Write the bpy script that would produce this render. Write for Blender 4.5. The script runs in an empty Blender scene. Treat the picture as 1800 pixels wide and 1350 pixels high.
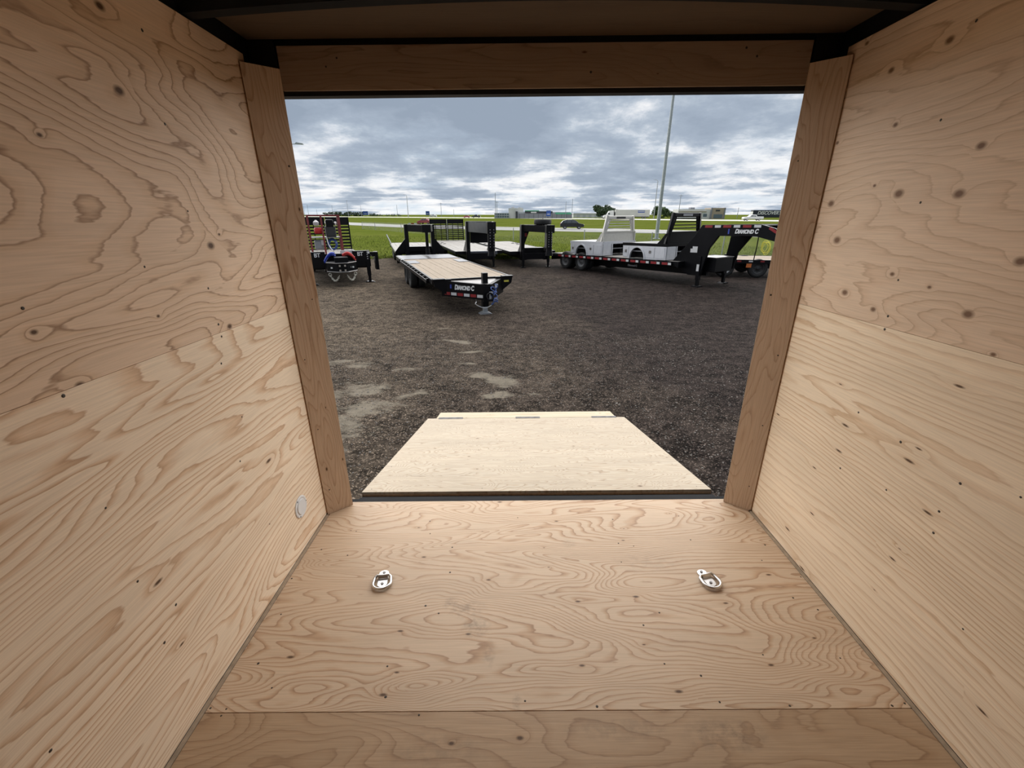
import bpy, math, random
from mathutils import Vector, Matrix, noise

R = math.radians
random.seed(7)
scene = bpy.context.scene
C = scene.collection

# ------------------------------------------------------------------ camera, sky, sun, exposure
CAM = Vector((-0.144, -2.1685, 2.23))
PITCH = math.atan(298 / 746)
cam_d = bpy.data.cameras.new('camera')
cam_d.sensor_width = 36.0
cam_d.lens = 746 / 1800 * 36.0
cam_d.clip_start = 0.02
cam_d.clip_end = 6000
cam = bpy.data.objects.new('camera', cam_d)
cam.location = CAM
cam.rotation_euler = (math.pi / 2 - PITCH, 0, 0)
C.objects.link(cam)
scene.camera = cam

vs = scene.view_settings
vs.view_transform = 'Standard'
vs.look = 'None'
vs.gamma = 1.0
vs.use_curve_mapping = False
vs.exposure = 0.0
scene.cycles.max_bounces = 14
scene.cycles.diffuse_bounces = 10
scene.cycles.glossy_bounces = 3
scene.cycles.use_adaptive_sampling = True
scene.cycles.adaptive_threshold = 0.05
scene.cycles.caustics_reflective = False
scene.cycles.caustics_refractive = False

SKY = dict(strength=1.0)
world = bpy.data.worlds.new('overcast_sky')
scene.world = world
world.use_nodes = True


def build_sky():
    nt = world.node_tree
    N, L = nt.nodes, nt.links
    N.clear()
    out = N.new('ShaderNodeOutputWorld')
    bg = N.new('ShaderNodeBackground')
    bg.inputs['Strength'].default_value = SKY['strength']
    L.new(bg.outputs[0], out.inputs[0])
    tc = N.new('ShaderNodeTexCoord')
    sp = N.new('ShaderNodeSeparateXYZ')
    L.new(tc.outputs['Generated'], sp.inputs[0])

    def m(op, a, b=None, clamp=False):
        n = N.new('ShaderNodeMath')
        n.operation = op
        n.use_clamp = clamp
        for i, v in enumerate((a, b)):
            if v is None:
                continue
            if isinstance(v, (int, float)):
                n.inputs[i].default_value = v
            else:
                L.new(v, n.inputs[i])
        return n.outputs[0]

    z = m('MAXIMUM', sp.outputs[2], 0.0)
    zz = m('ADD', z, 0.24)
    cx = m('DIVIDE', sp.outputs[0], zz)
    cy = m('DIVIDE', sp.outputs[1], zz)
    cb = N.new('ShaderNodeCombineXYZ')
    L.new(cx, cb.inputs[0])
    L.new(cy, cb.inputs[1])
    cb.inputs[2].default_value = 3.7

    def noise_tex(vec, scale, detail, rough, dist):
        n = N.new('ShaderNodeTexNoise')
        n.inputs['Scale'].default_value = scale
        n.inputs['Detail'].default_value = detail
        n.inputs['Roughness'].default_value = rough
        n.inputs['Distortion'].default_value = dist
        L.new(vec, n.inputs['Vector'])
        return n.outputs['Fac']

    big = noise_tex(cb.outputs[0], 1.0, 2.0, 0.5, 0.2)
    fine = noise_tex(cb.outputs[0], 2.6, 10.0, 0.60, 0.12)
    # low in the sky more bright cloud flanks and gaps are seen edge-on
    low = m('SUBTRACT', 1.0, m('MULTIPLY', z, 5.5), True)
    z2 = m('ADD', z, 0.05)                     # distant cloud decks seen edge-on as flat streaks
    cb2 = N.new('ShaderNodeCombineXYZ')
    L.new(m('DIVIDE', sp.outputs[0], z2), cb2.inputs[0])
    L.new(m('DIVIDE', sp.outputs[1], z2), cb2.inputs[1])
    streak = noise_tex(cb2.outputs[0], 0.75, 6.0, 0.6, 0.2)
    v = m('ADD', m('MULTIPLY', big, 0.52), m('MULTIPLY', fine, 0.62))
    v = m('ADD', v, m('MULTIPLY', low, 0.085))
    v = m('ADD', v, m('MULTIPLY', m('MULTIPLY', m('SUBTRACT', streak, 0.48), low), 0.55))
    ramp = N.new('ShaderNodeValToRGB')
    cr = ramp.color_ramp
    pts = [(0.46, (0.315, 0.38, 0.475)), (0.56, (0.39, 0.46, 0.56)), (0.605, (0.48, 0.55, 0.64)),
           (0.637, (0.66, 0.71, 0.78)), (0.68, (0.91, 0.92, 0.94)), (0.76, (1.03, 1.03, 1.03))]
    while len(cr.elements) < len(pts):
        cr.elements.new(0.5)
    for e, (p, c) in zip(cr.elements, pts):
        e.position = p
        e.color = (*c, 1)
    L.new(v, ramp.inputs[0])
    # pale blue gaps between the clouds towards the horizon
    gap = noise_tex(cb.outputs[0], 2.6, 5.0, 0.55, 0.2)
    gapm = m('MULTIPLY', m('MULTIPLY', m('SUBTRACT', gap, 0.52), 6.0, True), low, True)
    mix = N.new('ShaderNodeMix')
    mix.data_type = 'RGBA'
    L.new(m('MULTIPLY', gapm, 0.6), mix.inputs[0])
    L.new(ramp.outputs[0], mix.inputs[6])
    mix.inputs[7].default_value = (0.44, 0.60, 0.76, 1)
    L.new(mix.outputs[2], bg.inputs['Color'])


build_sky()

sun_d = bpy.data.lights.new('veiled_sun', 'SUN')
sun_d.energy = 7.2
sun_d.angle = R(145)
sun_d.color = (1.0, 0.97, 0.93)
sun = bpy.data.objects.new('veiled_sun', sun_d)
sun.rotation_euler = (R(-52), 0, R(4))
sun.location = (0, 10, 30)
C.objects.link(sun)

# ------------------------------------------------------------------ frames of reference
# the cargo trailer we stand in is parked nose up by a degree: MI carries its own square frame into the world
def cam_axes(p, yw, r):
    fw = Vector((0, math.cos(p), -math.sin(p)))
    up = Vector((0, math.sin(p), math.cos(p)))
    rt = Vector((1, 0, 0))
    Z = Matrix.Rotation(yw, 3, 'Z')
    fw, up, rt = Z @ fw, Z @ up, Z @ rt
    rt, up = math.cos(r) * rt + math.sin(r) * up, -math.sin(r) * rt + math.cos(r) * up
    return Matrix((rt, up, fw)).transposed()


AI = cam_axes(0.35926, 0.0031, -0.01004)
AW = cam_axes(PITCH, 0, 0)
MI = Matrix.Translation(CAM) @ (AW @ AI.transposed()).to_4x4() @ Matrix.Translation(-Vector((-0.1441, -2.1685, 1.5925)))
ZG = -0.25                                     # level of the gravel lot away from the ramp


def smooth(a, b, x):
    t = max(0.0, min(1.0, (x - a) / (b - a)))
    return t * t * (3 - 2 * t)


def gz(y):
    return -0.07 - 0.18 * smooth(2.5, 9.5, y)


# ------------------------------------------------------------------ mesh helpers
class MB:
    def __init__(self):
        self.v, self.f = [], []

    def add(self, vs, fs):
        o = len(self.v)
        self.v += [tuple(p) for p in vs]
        self.f += [tuple(i + o for i in q) for q in fs]
        return self

    def box(self, c, s, rot=None):
        hx, hy, hz = s[0] / 2, s[1] / 2, s[2] / 2
        vs = [Vector((x, y, z)) for x in (-hx, hx) for y in (-hy, hy) for z in (-hz, hz)]
        if rot:
            vs = [rot @ p for p in vs]
        c = Vector(c)
        return self.add([p + c for p in vs], [(0, 1, 3, 2), (4, 6, 7, 5), (0, 4, 5, 1), (2, 3, 7, 6), (0, 2, 6, 4), (1, 5, 7, 3)])

    def b2(self, a, b):
        return self.box([(p + q) / 2 for p, q in zip(a, b)], [abs(q - p) for p, q in zip(a, b)])

    def bar(self, a, b, w, h, upv=(0, 0, 1)):
        a, b = Vector(a), Vector(b)
        d = (b - a).normalized()
        s = d.cross(Vector(upv))
        if s.length < 1e-4:
            s = d.cross(Vector((0, 1, 0)))
        s.normalize()
        u = s.cross(d)
        vs = []
        for p in (a, b):
            for i, j in ((-1, -1), (1, -1), (1, 1), (-1, 1)):
                vs.append(p + s * (i * w / 2) + u * (j * h / 2))
        return self.add(vs, [(0, 3, 2, 1), (4, 5, 6, 7), (0, 1, 5, 4), (1, 2, 6, 5), (2, 3, 7, 6), (3, 0, 4, 7)])

    def cyl(self, a, b, r0, r1=None, n=16, caps=True):
        r1 = r0 if r1 is None else r1
        a, b = Vector(a), Vector(b)
        d = (b - a).normalized()
        s = d.cross(Vector((0, 0, 1)))
        if s.length < 1e-4:
            s = Vector((1, 0, 0))
        s.normalize()
        u = s.cross(d)
        vs = []
        for p, r in ((a, r0), (b, r1)):
            for k in range(n):
                t = 2 * math.pi * k / n
                vs.append(p + s * (r * math.cos(t)) + u * (r * math.sin(t)))
        fs = [(k, (k + 1) % n, n + (k + 1) % n, n + k) for k in range(n)]
        if caps:
            fs += [tuple(range(n - 1, -1, -1)), tuple(range(n, 2 * n))]
        return self.add(vs, fs)

    def lathe(self, prof, axis_o, axis_d, n=20, closed=False):
        o, d = Vector(axis_o), Vector(axis_d).normalized()
        s = d.cross(Vector((0, 0, 1)))
        if s.length < 1e-4:
            s = Vector((1, 0, 0))
        s.normalize()
        u = s.cross(d)
        m = len(prof)
        vs = []
        for k in range(n):
            t = 2 * math.pi * k / n
            for (h, r) in prof:
                vs.append(o + d * h + s * (r * math.cos(t)) + u * (r * math.sin(t)))
        fs = []
        for k in range(n):
            k2 = (k + 1) % n
            for i in range(m if closed else m - 1):
                j = (i + 1) % m
                fs.append((k * m + i, k2 * m + i, k2 * m + j, k * m + j))
        return self.add(vs, fs)

    def tube(self, pts, r, n=8, closed=False):
        pts = [Vector(p) for p in pts]
        m = len(pts)
        vs = []
        ref = Vector((0, 0, 1))
        for i, p in enumerate(pts):
            a = pts[(i - 1) % m] if (closed or i > 0) else p
            b = pts[(i + 1) % m] if (closed or i < m - 1) else p
            d = (b - a).normalized()
            s = d.cross(ref)
            if s.length < 1e-3:
                s = d.cross(Vector((0.3, 1, 0)))
            s.normalize()
            u = s.cross(d)
            for k in range(n):
                t = 2 * math.pi * k / n
                vs.append(p + s * (r * math.cos(t)) + u * (r * math.sin(t)))
        fs = []
        for i in range(m if closed else m - 1):
            j = (i + 1) % m
            for k in range(n):
                fs.append((i * n + k, i * n + (k + 1) % n, j * n + (k + 1) % n, j * n + k))
        if not closed:
            fs += [tuple(range(n - 1, -1, -1)), tuple((m - 1) * n + k for k in range(n))]
        return self.add(vs, fs)

    def prism(self, poly, plane, a, b):
        """polygon in a coordinate plane ('yz', 'xz', 'xy') pushed from a to b along the third axis"""
        def p3(q, t):
            return {'yz': (t, q[0], q[1]), 'xz': (q[0], t, q[1]), 'xy': (q[0], q[1], t)}[plane]
        n = len(poly)
        vs = [p3(q, a) for q in poly] + [p3(q, b) for q in poly]
        fs = [tuple(range(n)), tuple(range(2 * n - 1, n - 1, -1))]
        fs += [(k, n + k, n + (k + 1) % n, (k + 1) % n) for k in range(n)]
        return self.add(vs, fs)

    def mesh(self, name, smooth_f=False):
        me = bpy.data.meshes.new(name)
        me.from_pydata([tuple(p) for p in self.v], [], self.f)
        import bmesh
        bm = bmesh.new()
        bm.from_mesh(me)
        bmesh.ops.recalc_face_normals(bm, faces=bm.faces)
        bm.to_mesh(me)
        bm.free()
        if smooth_f:
            for p in me.polygons:
                p.use_smooth = True
        return me

    def build(self, name, mat, parent=None, smooth_f=False, bevel=0.0):
        me = self.mesh(name, smooth_f)
        me.materials.append(mat)
        o = bpy.data.objects.new(name, me)
        C.objects.link(o)
        if parent:
            o.parent = parent
        if bevel:
            b = o.modifiers.new('edge', 'BEVEL')
            b.width = bevel
            b.segments = 2
            b.limit_method = 'ANGLE'
        if smooth_f:
            try:
                me.set_sharp_from_angle(angle=R(40))
            except Exception:
                pass
        return o


def dup(o, parent=None, loc=None, link=True):
    c = o.copy()
    C.objects.link(c)
    c.parent = parent
    if loc is not None:
        c.location = loc
    return c


def tag(o, label=None, cat=None, group=None, kind=None):
    if label:
        o['label'] = label
    if cat:
        o['category'] = cat
    if group:
        o['group'] = group
    if kind:
        o['kind'] = kind
    return o


def empty(name, label, cat=None, loc=(0, 0, 0), rz=0.0, group=None, kind=None, mat=None):
    o = bpy.data.objects.new(name, None)
    o.empty_display_size = 0.2
    C.objects.link(o)
    if mat is not None:
        o.matrix_world = mat
    else:
        o.location = loc
        o.rotation_euler = (0, 0, rz)
    return tag(o, label, cat, group, kind)


def text_part(name, body, mat, parent, size, M4, shear=0.0, bold=0.0, extrude=0.003, space=1.0, sx=1.0, caps=0.0):
    cu = bpy.data.curves.new('lettering', 'FONT')
    cu.body = body
    cu.size = size
    cu.shear = shear
    cu.offset = bold
    cu.extrude = extrude
    cu.space_character = space
    cu.align_x = 'CENTER'
    cu.align_y = 'CENTER'
    if caps:
        cu.small_caps_scale = caps
        for f_ in cu.body_format:
            f_.use_small_caps = True
    t = bpy.data.objects.new('lettering_curve', cu)
    C.objects.link(t)
    bpy.context.view_layer.update()
    me = bpy.data.meshes.new_from_object(t.evaluated_get(bpy.context.evaluated_depsgraph_get()))
    bpy.data.objects.remove(t)
    me.materials.clear()
    me.materials.append(mat)
    o = bpy.data.objects.new(name, me)
    C.objects.link(o)
    if parent:
        o.parent = parent
    o.matrix_local = M4 @ Matrix.Diagonal((sx, 1, 1, 1))
    return o


def face_m(loc, right, upv):
    """text frame: x along right, y along up, normal = right x up"""
    r_, u_ = Vector(right).normalized(), Vector(upv).normalized()
    n_ = r_.cross(u_)
    m = Matrix((r_, u_, n_)).transposed().to_4x4()
    m.translation = Vector(loc)
    return m


# ------------------------------------------------------------------ materials
def new_mat(name):
    mt = bpy.data.materials.new(name)
    mt.use_nodes = True
    nt = mt.node_tree
    return mt, nt.nodes, nt.links, nt.nodes['Principled BSDF']


def plain(name, col, rough=0.5, metal=0.0, var=0.12, scale=6.0, spec=0.5, bump=0.0):
    mt, N, L, b = new_mat(name)
    tc = N.new('ShaderNodeTexCoord')
    nz = N.new('ShaderNodeTexNoise')
    nz.inputs['Scale'].default_value = scale
    nz.inputs['Detail'].default_value = 4
    L.new(tc.outputs['Object'], nz.inputs['Vector'])
    rp = N.new('ShaderNodeValToRGB')
    lo = tuple(c * (1 - var) for c in col)
    hi = tuple(min(1, c * (1 + var)) for c in col)
    rp.color_ramp.elements[0].position, rp.color_ramp.elements[0].color = 0.3, (*lo, 1)
    rp.color_ramp.elements[1].position, rp.color_ramp.elements[1].color = 0.7, (*hi, 1)
    L.new(nz.outputs['Fac'], rp.inputs[0])
    L.new(rp.outputs[0], b.inputs['Base Color'])
    b.inputs['Roughness'].default_value = rough
    b.inputs['Metallic'].default_value = metal
    b.inputs['Specular IOR Level'].default_value = spec
    if bump:
        bp = N.new('ShaderNodeBump')
        bp.inputs['Strength'].default_value = bump
        L.new(nz.outputs['Fac'], bp.inputs['Height'])
        L.new(bp.outputs[0], b.inputs['Normal'])
    return mt


def wood(name, u, v, light, band, line, su=0.55, sv=2.2, rings=9.0, knots=0.5, ku=1.3, kv=3.0, seed=0.0,
         patch=0.5, fibre=0.35, rough=0.62, drift=0.0, kcol=(0.10, 0.055, 0.03), kr=0.055, warp=0.25, sharp=0.9, spec=0.25, stains=()):
    """rotary-cut plywood face: contour bands of a stretched noise field, bent round knots"""
    mt, N, L, b = new_mat(name)
    tc = N.new('ShaderNodeTexCoord')
    sp = N.new('ShaderNodeSeparateXYZ')
    L.new(tc.outputs['Object'], sp.inputs[0])
    U, V = sp.outputs['XYZ'.index(u)], sp.outputs['XYZ'.index(v)]

    def m(op, a, c=None, clamp=False):
        n = N.new('ShaderNodeMath')
        n.operation = op
        n.use_clamp = clamp
        for i, q in enumerate((a, c)):
            if q is None:
                continue
            if isinstance(q, (int, float)):
                n.inputs[i].default_value = q
            else:
                L.new(q, n.inputs[i])
        return n.outputs[0]

    def vec(a, c, w):
        n = N.new('ShaderNodeCombineXYZ')
        L.new(a, n.inputs[0])
        L.new(c, n.inputs[1])
        n.inputs[2].default_value = w
        return n.outputs[0]

    def nz(ve, sc=1.0, det=2.0, ro=0.5, di=0.0):
        n = N.new('ShaderNodeTexNoise')
        n.inputs['Scale'].default_value = sc
        n.inputs['Detail'].default_value = det
        n.inputs['Roughness'].default_value = ro
        n.inputs['Distortion'].default_value = di
        L.new(ve, n.inputs['Vector'])
        return n.outputs['Fac']

    field = nz(vec(m('MULTIPLY', U, su), m('MULTIPLY', V, sv), seed), 1.0, 1.6, 0.42, warp)
    wob = nz(vec(m('MULTIPLY', U, 3.0), m('MULTIPLY', V, 9.0), seed + 4), 1.0, 1.5, 0.55)
    # knots
    vo = N.new('ShaderNodeTexVoronoi')
    vo.voronoi_dimensions = '2D'
    vo.inputs['Scale'].default_value = 1.0
    vo.inputs['Randomness'].default_value = 0.95
    L.new(vec(m('ADD', m('MULTIPLY', U, ku), seed * 3.1), m('ADD', m('MULTIPLY', V, kv), seed * 1.7), 0), vo.inputs['Vector'])
    sc = N.new('ShaderNodeSeparateColor')
    L.new(vo.outputs['Color'], sc.inputs[0])
    has = m('GREATER_THAN', sc.outputs[0], 1.0 - knots)
    size = m('ADD', m('MULTIPLY', sc.outputs[1], 0.7), 0.3)
    d = vo.outputs['Distance']
    near = m('MULTIPLY', has, m('SUBTRACT', 1.0, m('DIVIDE', d, m('MULTIPLY', size, 0.42)), True))
    near = m('MULTIPLY', near, near)
    core = m('MULTIPLY', has, m('SUBTRACT', 1.0, m('DIVIDE', d, m('MULTIPLY', size, kr)), True))
    h = m('ADD', m('MULTIPLY', field, rings), m('MULTIPLY', near, 1.3))
    h = m('ADD', h, m('MULTIPLY', wob, 0.6))
    jag = nz(vec(m('MULTIPLY', U, 9.0), m('MULTIPLY', V, 42.0), seed + 2), 1.0, 2.0, 0.6)
    h = m('ADD', h, m('MULTIPLY', jag, 0.55))
    if drift:
        h = m('ADD', h, m('MULTIPLY', V, drift))
    fr = m('FRACT', h)
    rp = N.new('ShaderNodeValToRGB')
    cr = rp.color_ramp
    pts = [(0.0, light), (0.46, light), (sharp - 0.15, band), (sharp - 0.03, line), (min(sharp + 0.03, 0.995), light)]
    while len(cr.elements) < len(pts):
        cr.elements.new(0.5)
    for e, (p, c) in zip(cr.elements, pts):
        e.position, e.color = p, (*c, 1)
    L.new(fr, rp.inputs[0])

    def mixc(fac, a, c):
        n = N.new('ShaderNodeMix')
        n.data_type = 'RGBA'
        if isinstance(fac, (int, float)):
            n.inputs[0].default_value = fac
        else:
            L.new(fac, n.inputs[0])
        for i, q in ((6, a), (7, c)):
            if isinstance(q, tuple):
                n.inputs[i].default_value = (*q, 1)
            else:
                L.new(q, n.inputs[i])
        return n.outputs[2]

    pm = nz(vec(m('MULTIPLY', U, 0.9), m('MULTIPLY', V, 2.6), seed + 9), 1.0, 2.0)
    pm = m('MULTIPLY', m('SUBTRACT', pm, 0.36), 3.2, True)            # where the figure is strong or faint
    col = mixc(m('ADD', m('MULTIPLY', pm, patch), 1.0 - patch, True), light, rp.outputs[0])
    fb = nz(vec(m('MULTIPLY', U, 7.0), m('MULTIPLY', V, 210.0), seed), 1.0, 1.5, 0.6)
    fb2 = nz(vec(m('MULTIPLY', U, 1.1), m('MULTIPLY', V, 5.0), seed + 20), 1.0, 2.5, 0.6)
    mul = m('ADD', m('MULTIPLY', m('SUBTRACT', fb, 0.5), fibre), m('ADD', m('MULTIPLY', m('SUBTRACT', fb2, 0.5), 0.30), 1.0))
    cm = N.new('ShaderNodeMix')
    cm.data_type = 'RGBA'
    cm.blend_type = 'MULTIPLY'
    cm.inputs[0].default_value = 1.0
    L.new(col, cm.inputs[6])
    cg = N.new('ShaderNodeCombineColor')
    for i in range(3):
        L.new(mul, cg.inputs[i])
    L.new(cg.outputs[0], cm.inputs[7])
    halo = m('MULTIPLY', near, 0.45)
    col = mixc(halo, cm.outputs[2], band)
    col = mixc(m('MULTIPLY', core, 1.6, True), col, kcol)
    if stains:                                                          # scuffed boot marks
        acc = None
        for (a0, b0, ra, rb, st_) in stains:
            da, db = m('MULTIPLY', m('SUBTRACT', U, a0), 1 / ra), m('MULTIPLY', m('SUBTRACT', V, b0), 1 / rb)
            e = m('MULTIPLY', m('SUBTRACT', 1.0, m('ADD', m('MULTIPLY', da, da), m('MULTIPLY', db, db)), True), st_)
            acc = e if acc is None else m('MAXIMUM', acc, e)
        sn = nz(vec(m('MULTIPLY', U, 26.0), m('MULTIPLY', V, 34.0), 2.0), 1.0, 4.0, 0.65)
        col = mixc(m('MULTIPLY', m('MULTIPLY', m('SUBTRACT', sn, 0.40), 3.5, True), acc), col, (0.16, 0.12, 0.085))
    L.new(col, b.inputs['Base Color'])
    b.inputs['Roughness'].default_value = rough
    b.inputs['Specular IOR Level'].default_value = spec
    bp = N.new('ShaderNodeBump')
    bp.inputs['Strength'].default_value = 0.08
    bp.inputs['Distance'].default_value = 0.004
    L.new(fb, bp.inputs['Height'])
    L.new(bp.outputs[0], b.inputs['Normal'])
    return mt


LT = (0.66, 0.50, 0.345)
MAT = {}
MAT['ply_left_up'] = wood('plywood_left_upper', 'Y', 'Z', (0.6783, 0.5100, 0.3672), (0.6120, 0.4335, 0.2907), (0.2958, 0.1785, 0.1071),
                          su=0.95, sv=2.6, rings=22, knots=0.6, ku=3.0, kv=4.4, seed=1.3, sharp=0.965, patch=0.3, drift=4.0, warp=0.6, kr=0.075)
MAT['ply_left_low'] = wood('plywood_left_lower', 'Y', 'Z', (0.76, 0.62, 0.465), (0.635, 0.44, 0.285), (0.48, 0.30, 0.18),
                           su=0.6, sv=3.6, rings=20, knots=0.4, ku=1.8, kv=5.0, seed=5.1, sharp=0.90, patch=0.3, drift=19.0, warp=0.5, kr=0.06)
MAT['ply_right_up'] = wood('plywood_right_upper', 'Y', 'Z', (0.665, 0.505, 0.365), (0.61, 0.44, 0.305), (0.44, 0.30, 0.195),
                           su=0.8, sv=3.0, rings=16, knots=0.8, ku=4.2, kv=6.0, seed=8.7, sharp=0.95, patch=0.5, kr=0.12, kcol=(0.19, 0.11, 0.065), drift=18.0, warp=0.5)
MAT['ply_right_low'] = wood('plywood_right_lower', 'Y', 'Z', (0.76, 0.62, 0.455), (0.65, 0.47, 0.305), (0.54, 0.365, 0.225),
                            su=0.26, sv=3.2, rings=17, knots=0.45, ku=2.2, kv=9.0, seed=12.2, sharp=0.88, patch=0.55, kr=0.06, drift=30.0)
MAT['ply_floor'] = wood('plywood_floor', 'X', 'Y', (0.5520, 0.4140, 0.2898), (0.4462, 0.2898, 0.1748), (0.3128, 0.1840, 0.1058),
                        su=1.0, sv=3.8, rings=34, knots=0.45, ku=2.8, kv=7.0, seed=3.4, sharp=0.91, patch=0.35, spec=0.3, rough=0.5, drift=26.0, warp=0.7,
                        stains=[(-0.36, -0.76, .10, .06, .6), (-0.31, -0.85, .07, .06, .7), (-0.43, -0.73, .05, .04, .6), (-0.25, -0.97, .03, .07, .5), (0.14, -0.35, .05, .04, .35), (-0.14, -1.15, .02, .04, .6), (0.5, -0.5, .2, .08, .25)])
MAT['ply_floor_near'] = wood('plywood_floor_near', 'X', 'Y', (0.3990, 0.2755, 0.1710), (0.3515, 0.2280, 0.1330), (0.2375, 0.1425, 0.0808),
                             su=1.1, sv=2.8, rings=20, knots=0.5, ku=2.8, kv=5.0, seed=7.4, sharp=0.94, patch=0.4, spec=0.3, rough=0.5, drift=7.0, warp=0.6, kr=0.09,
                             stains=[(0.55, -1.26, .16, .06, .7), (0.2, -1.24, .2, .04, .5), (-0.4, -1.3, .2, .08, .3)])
MAT['ply_post'] = wood('plywood_corner_post', 'Z', 'X', (0.5433, 0.4155, 0.3076), (0.4714, 0.3356, 0.2317), (0.3516, 0.2317, 0.1479),
                       su=1.2, sv=9.0, rings=20, knots=0.3, ku=3.0, kv=9.0, seed=2.2, sharp=0.9, patch=0.5, drift=40.0)
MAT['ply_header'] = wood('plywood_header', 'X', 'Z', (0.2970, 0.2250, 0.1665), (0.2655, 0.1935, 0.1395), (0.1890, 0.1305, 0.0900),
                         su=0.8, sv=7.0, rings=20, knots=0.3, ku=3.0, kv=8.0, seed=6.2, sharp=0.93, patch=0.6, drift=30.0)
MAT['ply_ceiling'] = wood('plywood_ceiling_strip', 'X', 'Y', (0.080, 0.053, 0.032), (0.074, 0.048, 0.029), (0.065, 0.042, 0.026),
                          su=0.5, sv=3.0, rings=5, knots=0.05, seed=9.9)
MAT['ply_ramp'] = wood('plywood_ramp', 'X', 'Y', (0.4060, 0.3412, 0.2594), (0.3487, 0.2739, 0.1936), (0.2388, 0.1750, 0.1153),
                       su=1.8, sv=5.0, rings=26, knots=0.3, ku=2.5, kv=4.0, seed=4.5, sharp=0.93, patch=0.4, drift=20.0, fibre=0.7, warp=0.8)
MAT['pine_board'] = wood('pine_board', 'X', 'Y', (0.4600, 0.3932, 0.2817), (0.4139, 0.3386, 0.2264), (0.3565, 0.2731, 0.1711),
                         su=0.3, sv=9.0, rings=8, knots=0.4, ku=3.0, kv=5.0, seed=14.5, sharp=0.9)
MAT['ply_edge'] = plain('plywood_edge', (0.30, 0.19, 0.11), 0.8, var=0.25, scale=40)
MAT['gap'] = plain('edge_strip_grey', (0.33, 0.26, 0.185), 0.8, var=0.2, scale=30)
MAT['black_steel'] = plain('black_painted_steel', (0.008, 0.008, 0.009), 0.42, var=0.3, spec=0.3)
MAT['trailer_black'] = plain('trailer_black_paint', (0.0038, 0.0038, 0.0049), 0.36, var=0.3, scale=2, spec=0.16)
MAT['bounce_liner'] = plain('white_bounce_lining', (0.74, 0.74, 0.72), 0.6, var=0.03)  # lining colour made white to bounce light onto the upper walls
MAT['sill_black'] = plain('worn_black_steel', (0.010, 0.010, 0.011), 0.65, var=0.4, spec=0.12)
MAT['zinc'] = plain('zinc_plated_steel', (0.62, 0.61, 0.60), 0.28, 1.0, 0.15, 30)
MAT['zinc_dark'] = plain('worn_steel', (0.25, 0.24, 0.235), 0.4, 1.0, 0.2, 20)
MAT['plastic_grey'] = plain('pale_grey_plastic', (0.62, 0.62, 0.62), 0.45, var=0.04)
MAT['screw'] = plain('screw_head', (0.05, 0.04, 0.032), 0.5, 0.5)
MAT['rubber'] = plain('tyre_rubber', (0.014, 0.014, 0.014), 0.75, var=0.3, scale=10)
MAT['rim_grey'] = plain('steel_rim', (0.16, 0.16, 0.16), 0.45, 0.4)
MAT['rim_white'] = plain('white_rim', (0.4650, 0.4650, 0.4725), 0.45)
MAT['rim_black'] = plain('black_rim', (0.03, 0.03, 0.03), 0.5)
MAT['deck_new'] = wood('deck_plank_new', 'Y', 'X', (0.2661, 0.2087, 0.1482), (0.2298, 0.1724, 0.1149), (0.1875, 0.1331, 0.0847),
                       su=0.2, sv=6.0, rings=6, knots=0.3, ku=0.8, kv=4.0, seed=16.0)
MAT['deck_old'] = wood('deck_plank_weathered', 'Y', 'X', (0.2915, 0.2756, 0.2534), (0.2534, 0.2344, 0.2123), (0.2091, 0.1901, 0.1647),
                       su=0.2, sv=6.0, rings=6, knots=0.3, ku=0.8, kv=4.0, seed=17.0)
MAT['tread'] = plain('tread_plate_grey', (0.1200, 0.1275, 0.1462), 0.42, 0.3, 0.15, 12)
MAT['neck_grey'] = plain('grey_neck_paint', (0.06, 0.063, 0.07), 0.35, 0.3, 0.1)
MAT['red_tape'] = plain('red_reflective_tape', (0.24, 0.012, 0.015), 0.4)
MAT['white_tape'] = plain('white_reflective_tape', (0.5616, 0.5616, 0.5616), 0.4, var=0.03)
MAT['white_print'] = plain('white_print', (0.6800, 0.6800, 0.6800), 0.5, var=0.02)
MAT['blue_print'] = plain('blue_print', (0.03, 0.06, 0.35), 0.5)
MAT['alu'] = plain('brushed_aluminium', (0.6015, 0.6123, 0.6444), 0.45, 0.35, 0.06, 8)
MAT['alu_dull'] = plain('dull_aluminium', (0.3441, 0.3483, 0.3613), 0.5, 0.4, 0.08, 8)
MAT['alu_cream'] = plain('pale_rack_aluminium', (0.5636, 0.5466, 0.4953), 0.45, 0.2, 0.05, 8)
MAT['red_frame'] = plain('red_painted_frame', (0.1800, 0.0263, 0.0263), 0.5, var=0.25)
MAT['red_bright'] = plain('red_plastic', (0.4650, 0.0225, 0.0188), 0.4)
MAT['blue_hose'] = plain('blue_plastic', (0.0225, 0.0525, 0.3750), 0.4)
MAT['blue_cable'] = plain('blue_cable', (0.05, 0.10, 0.30), 0.5)
MAT['chain'] = plain('pale_zinc_chain', (0.6000, 0.5760, 0.4960), 0.4, 0.3)
MAT['yellow'] = plain('yellow_sticker', (0.70, 0.62, 0.08), 0.5)
MAT['orange'] = plain('orange_sticker', (0.60, 0.16, 0.03), 0.5)
MAT['green_print'] = plain('green_sticker', (0.25, 0.5, 0.38), 0.5)
MAT['glass'] = plain('dark_vehicle_glass', (0.05, 0.06, 0.07), 0.12, var=0.1)
MAT['car_black'] = plain('car_paint_charcoal', (0.012, 0.013, 0.017), 0.22)
MAT['car_red'] = plain('car_paint_red', (0.2880, 0.0480, 0.0600), 0.3)
MAT['car_white'] = plain('car_paint_white', (0.6400, 0.6400, 0.6400), 0.3, var=0.02)
MAT['truck_navy'] = plain('truck_navy', (0.012, 0.014, 0.03), 0.4)
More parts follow.
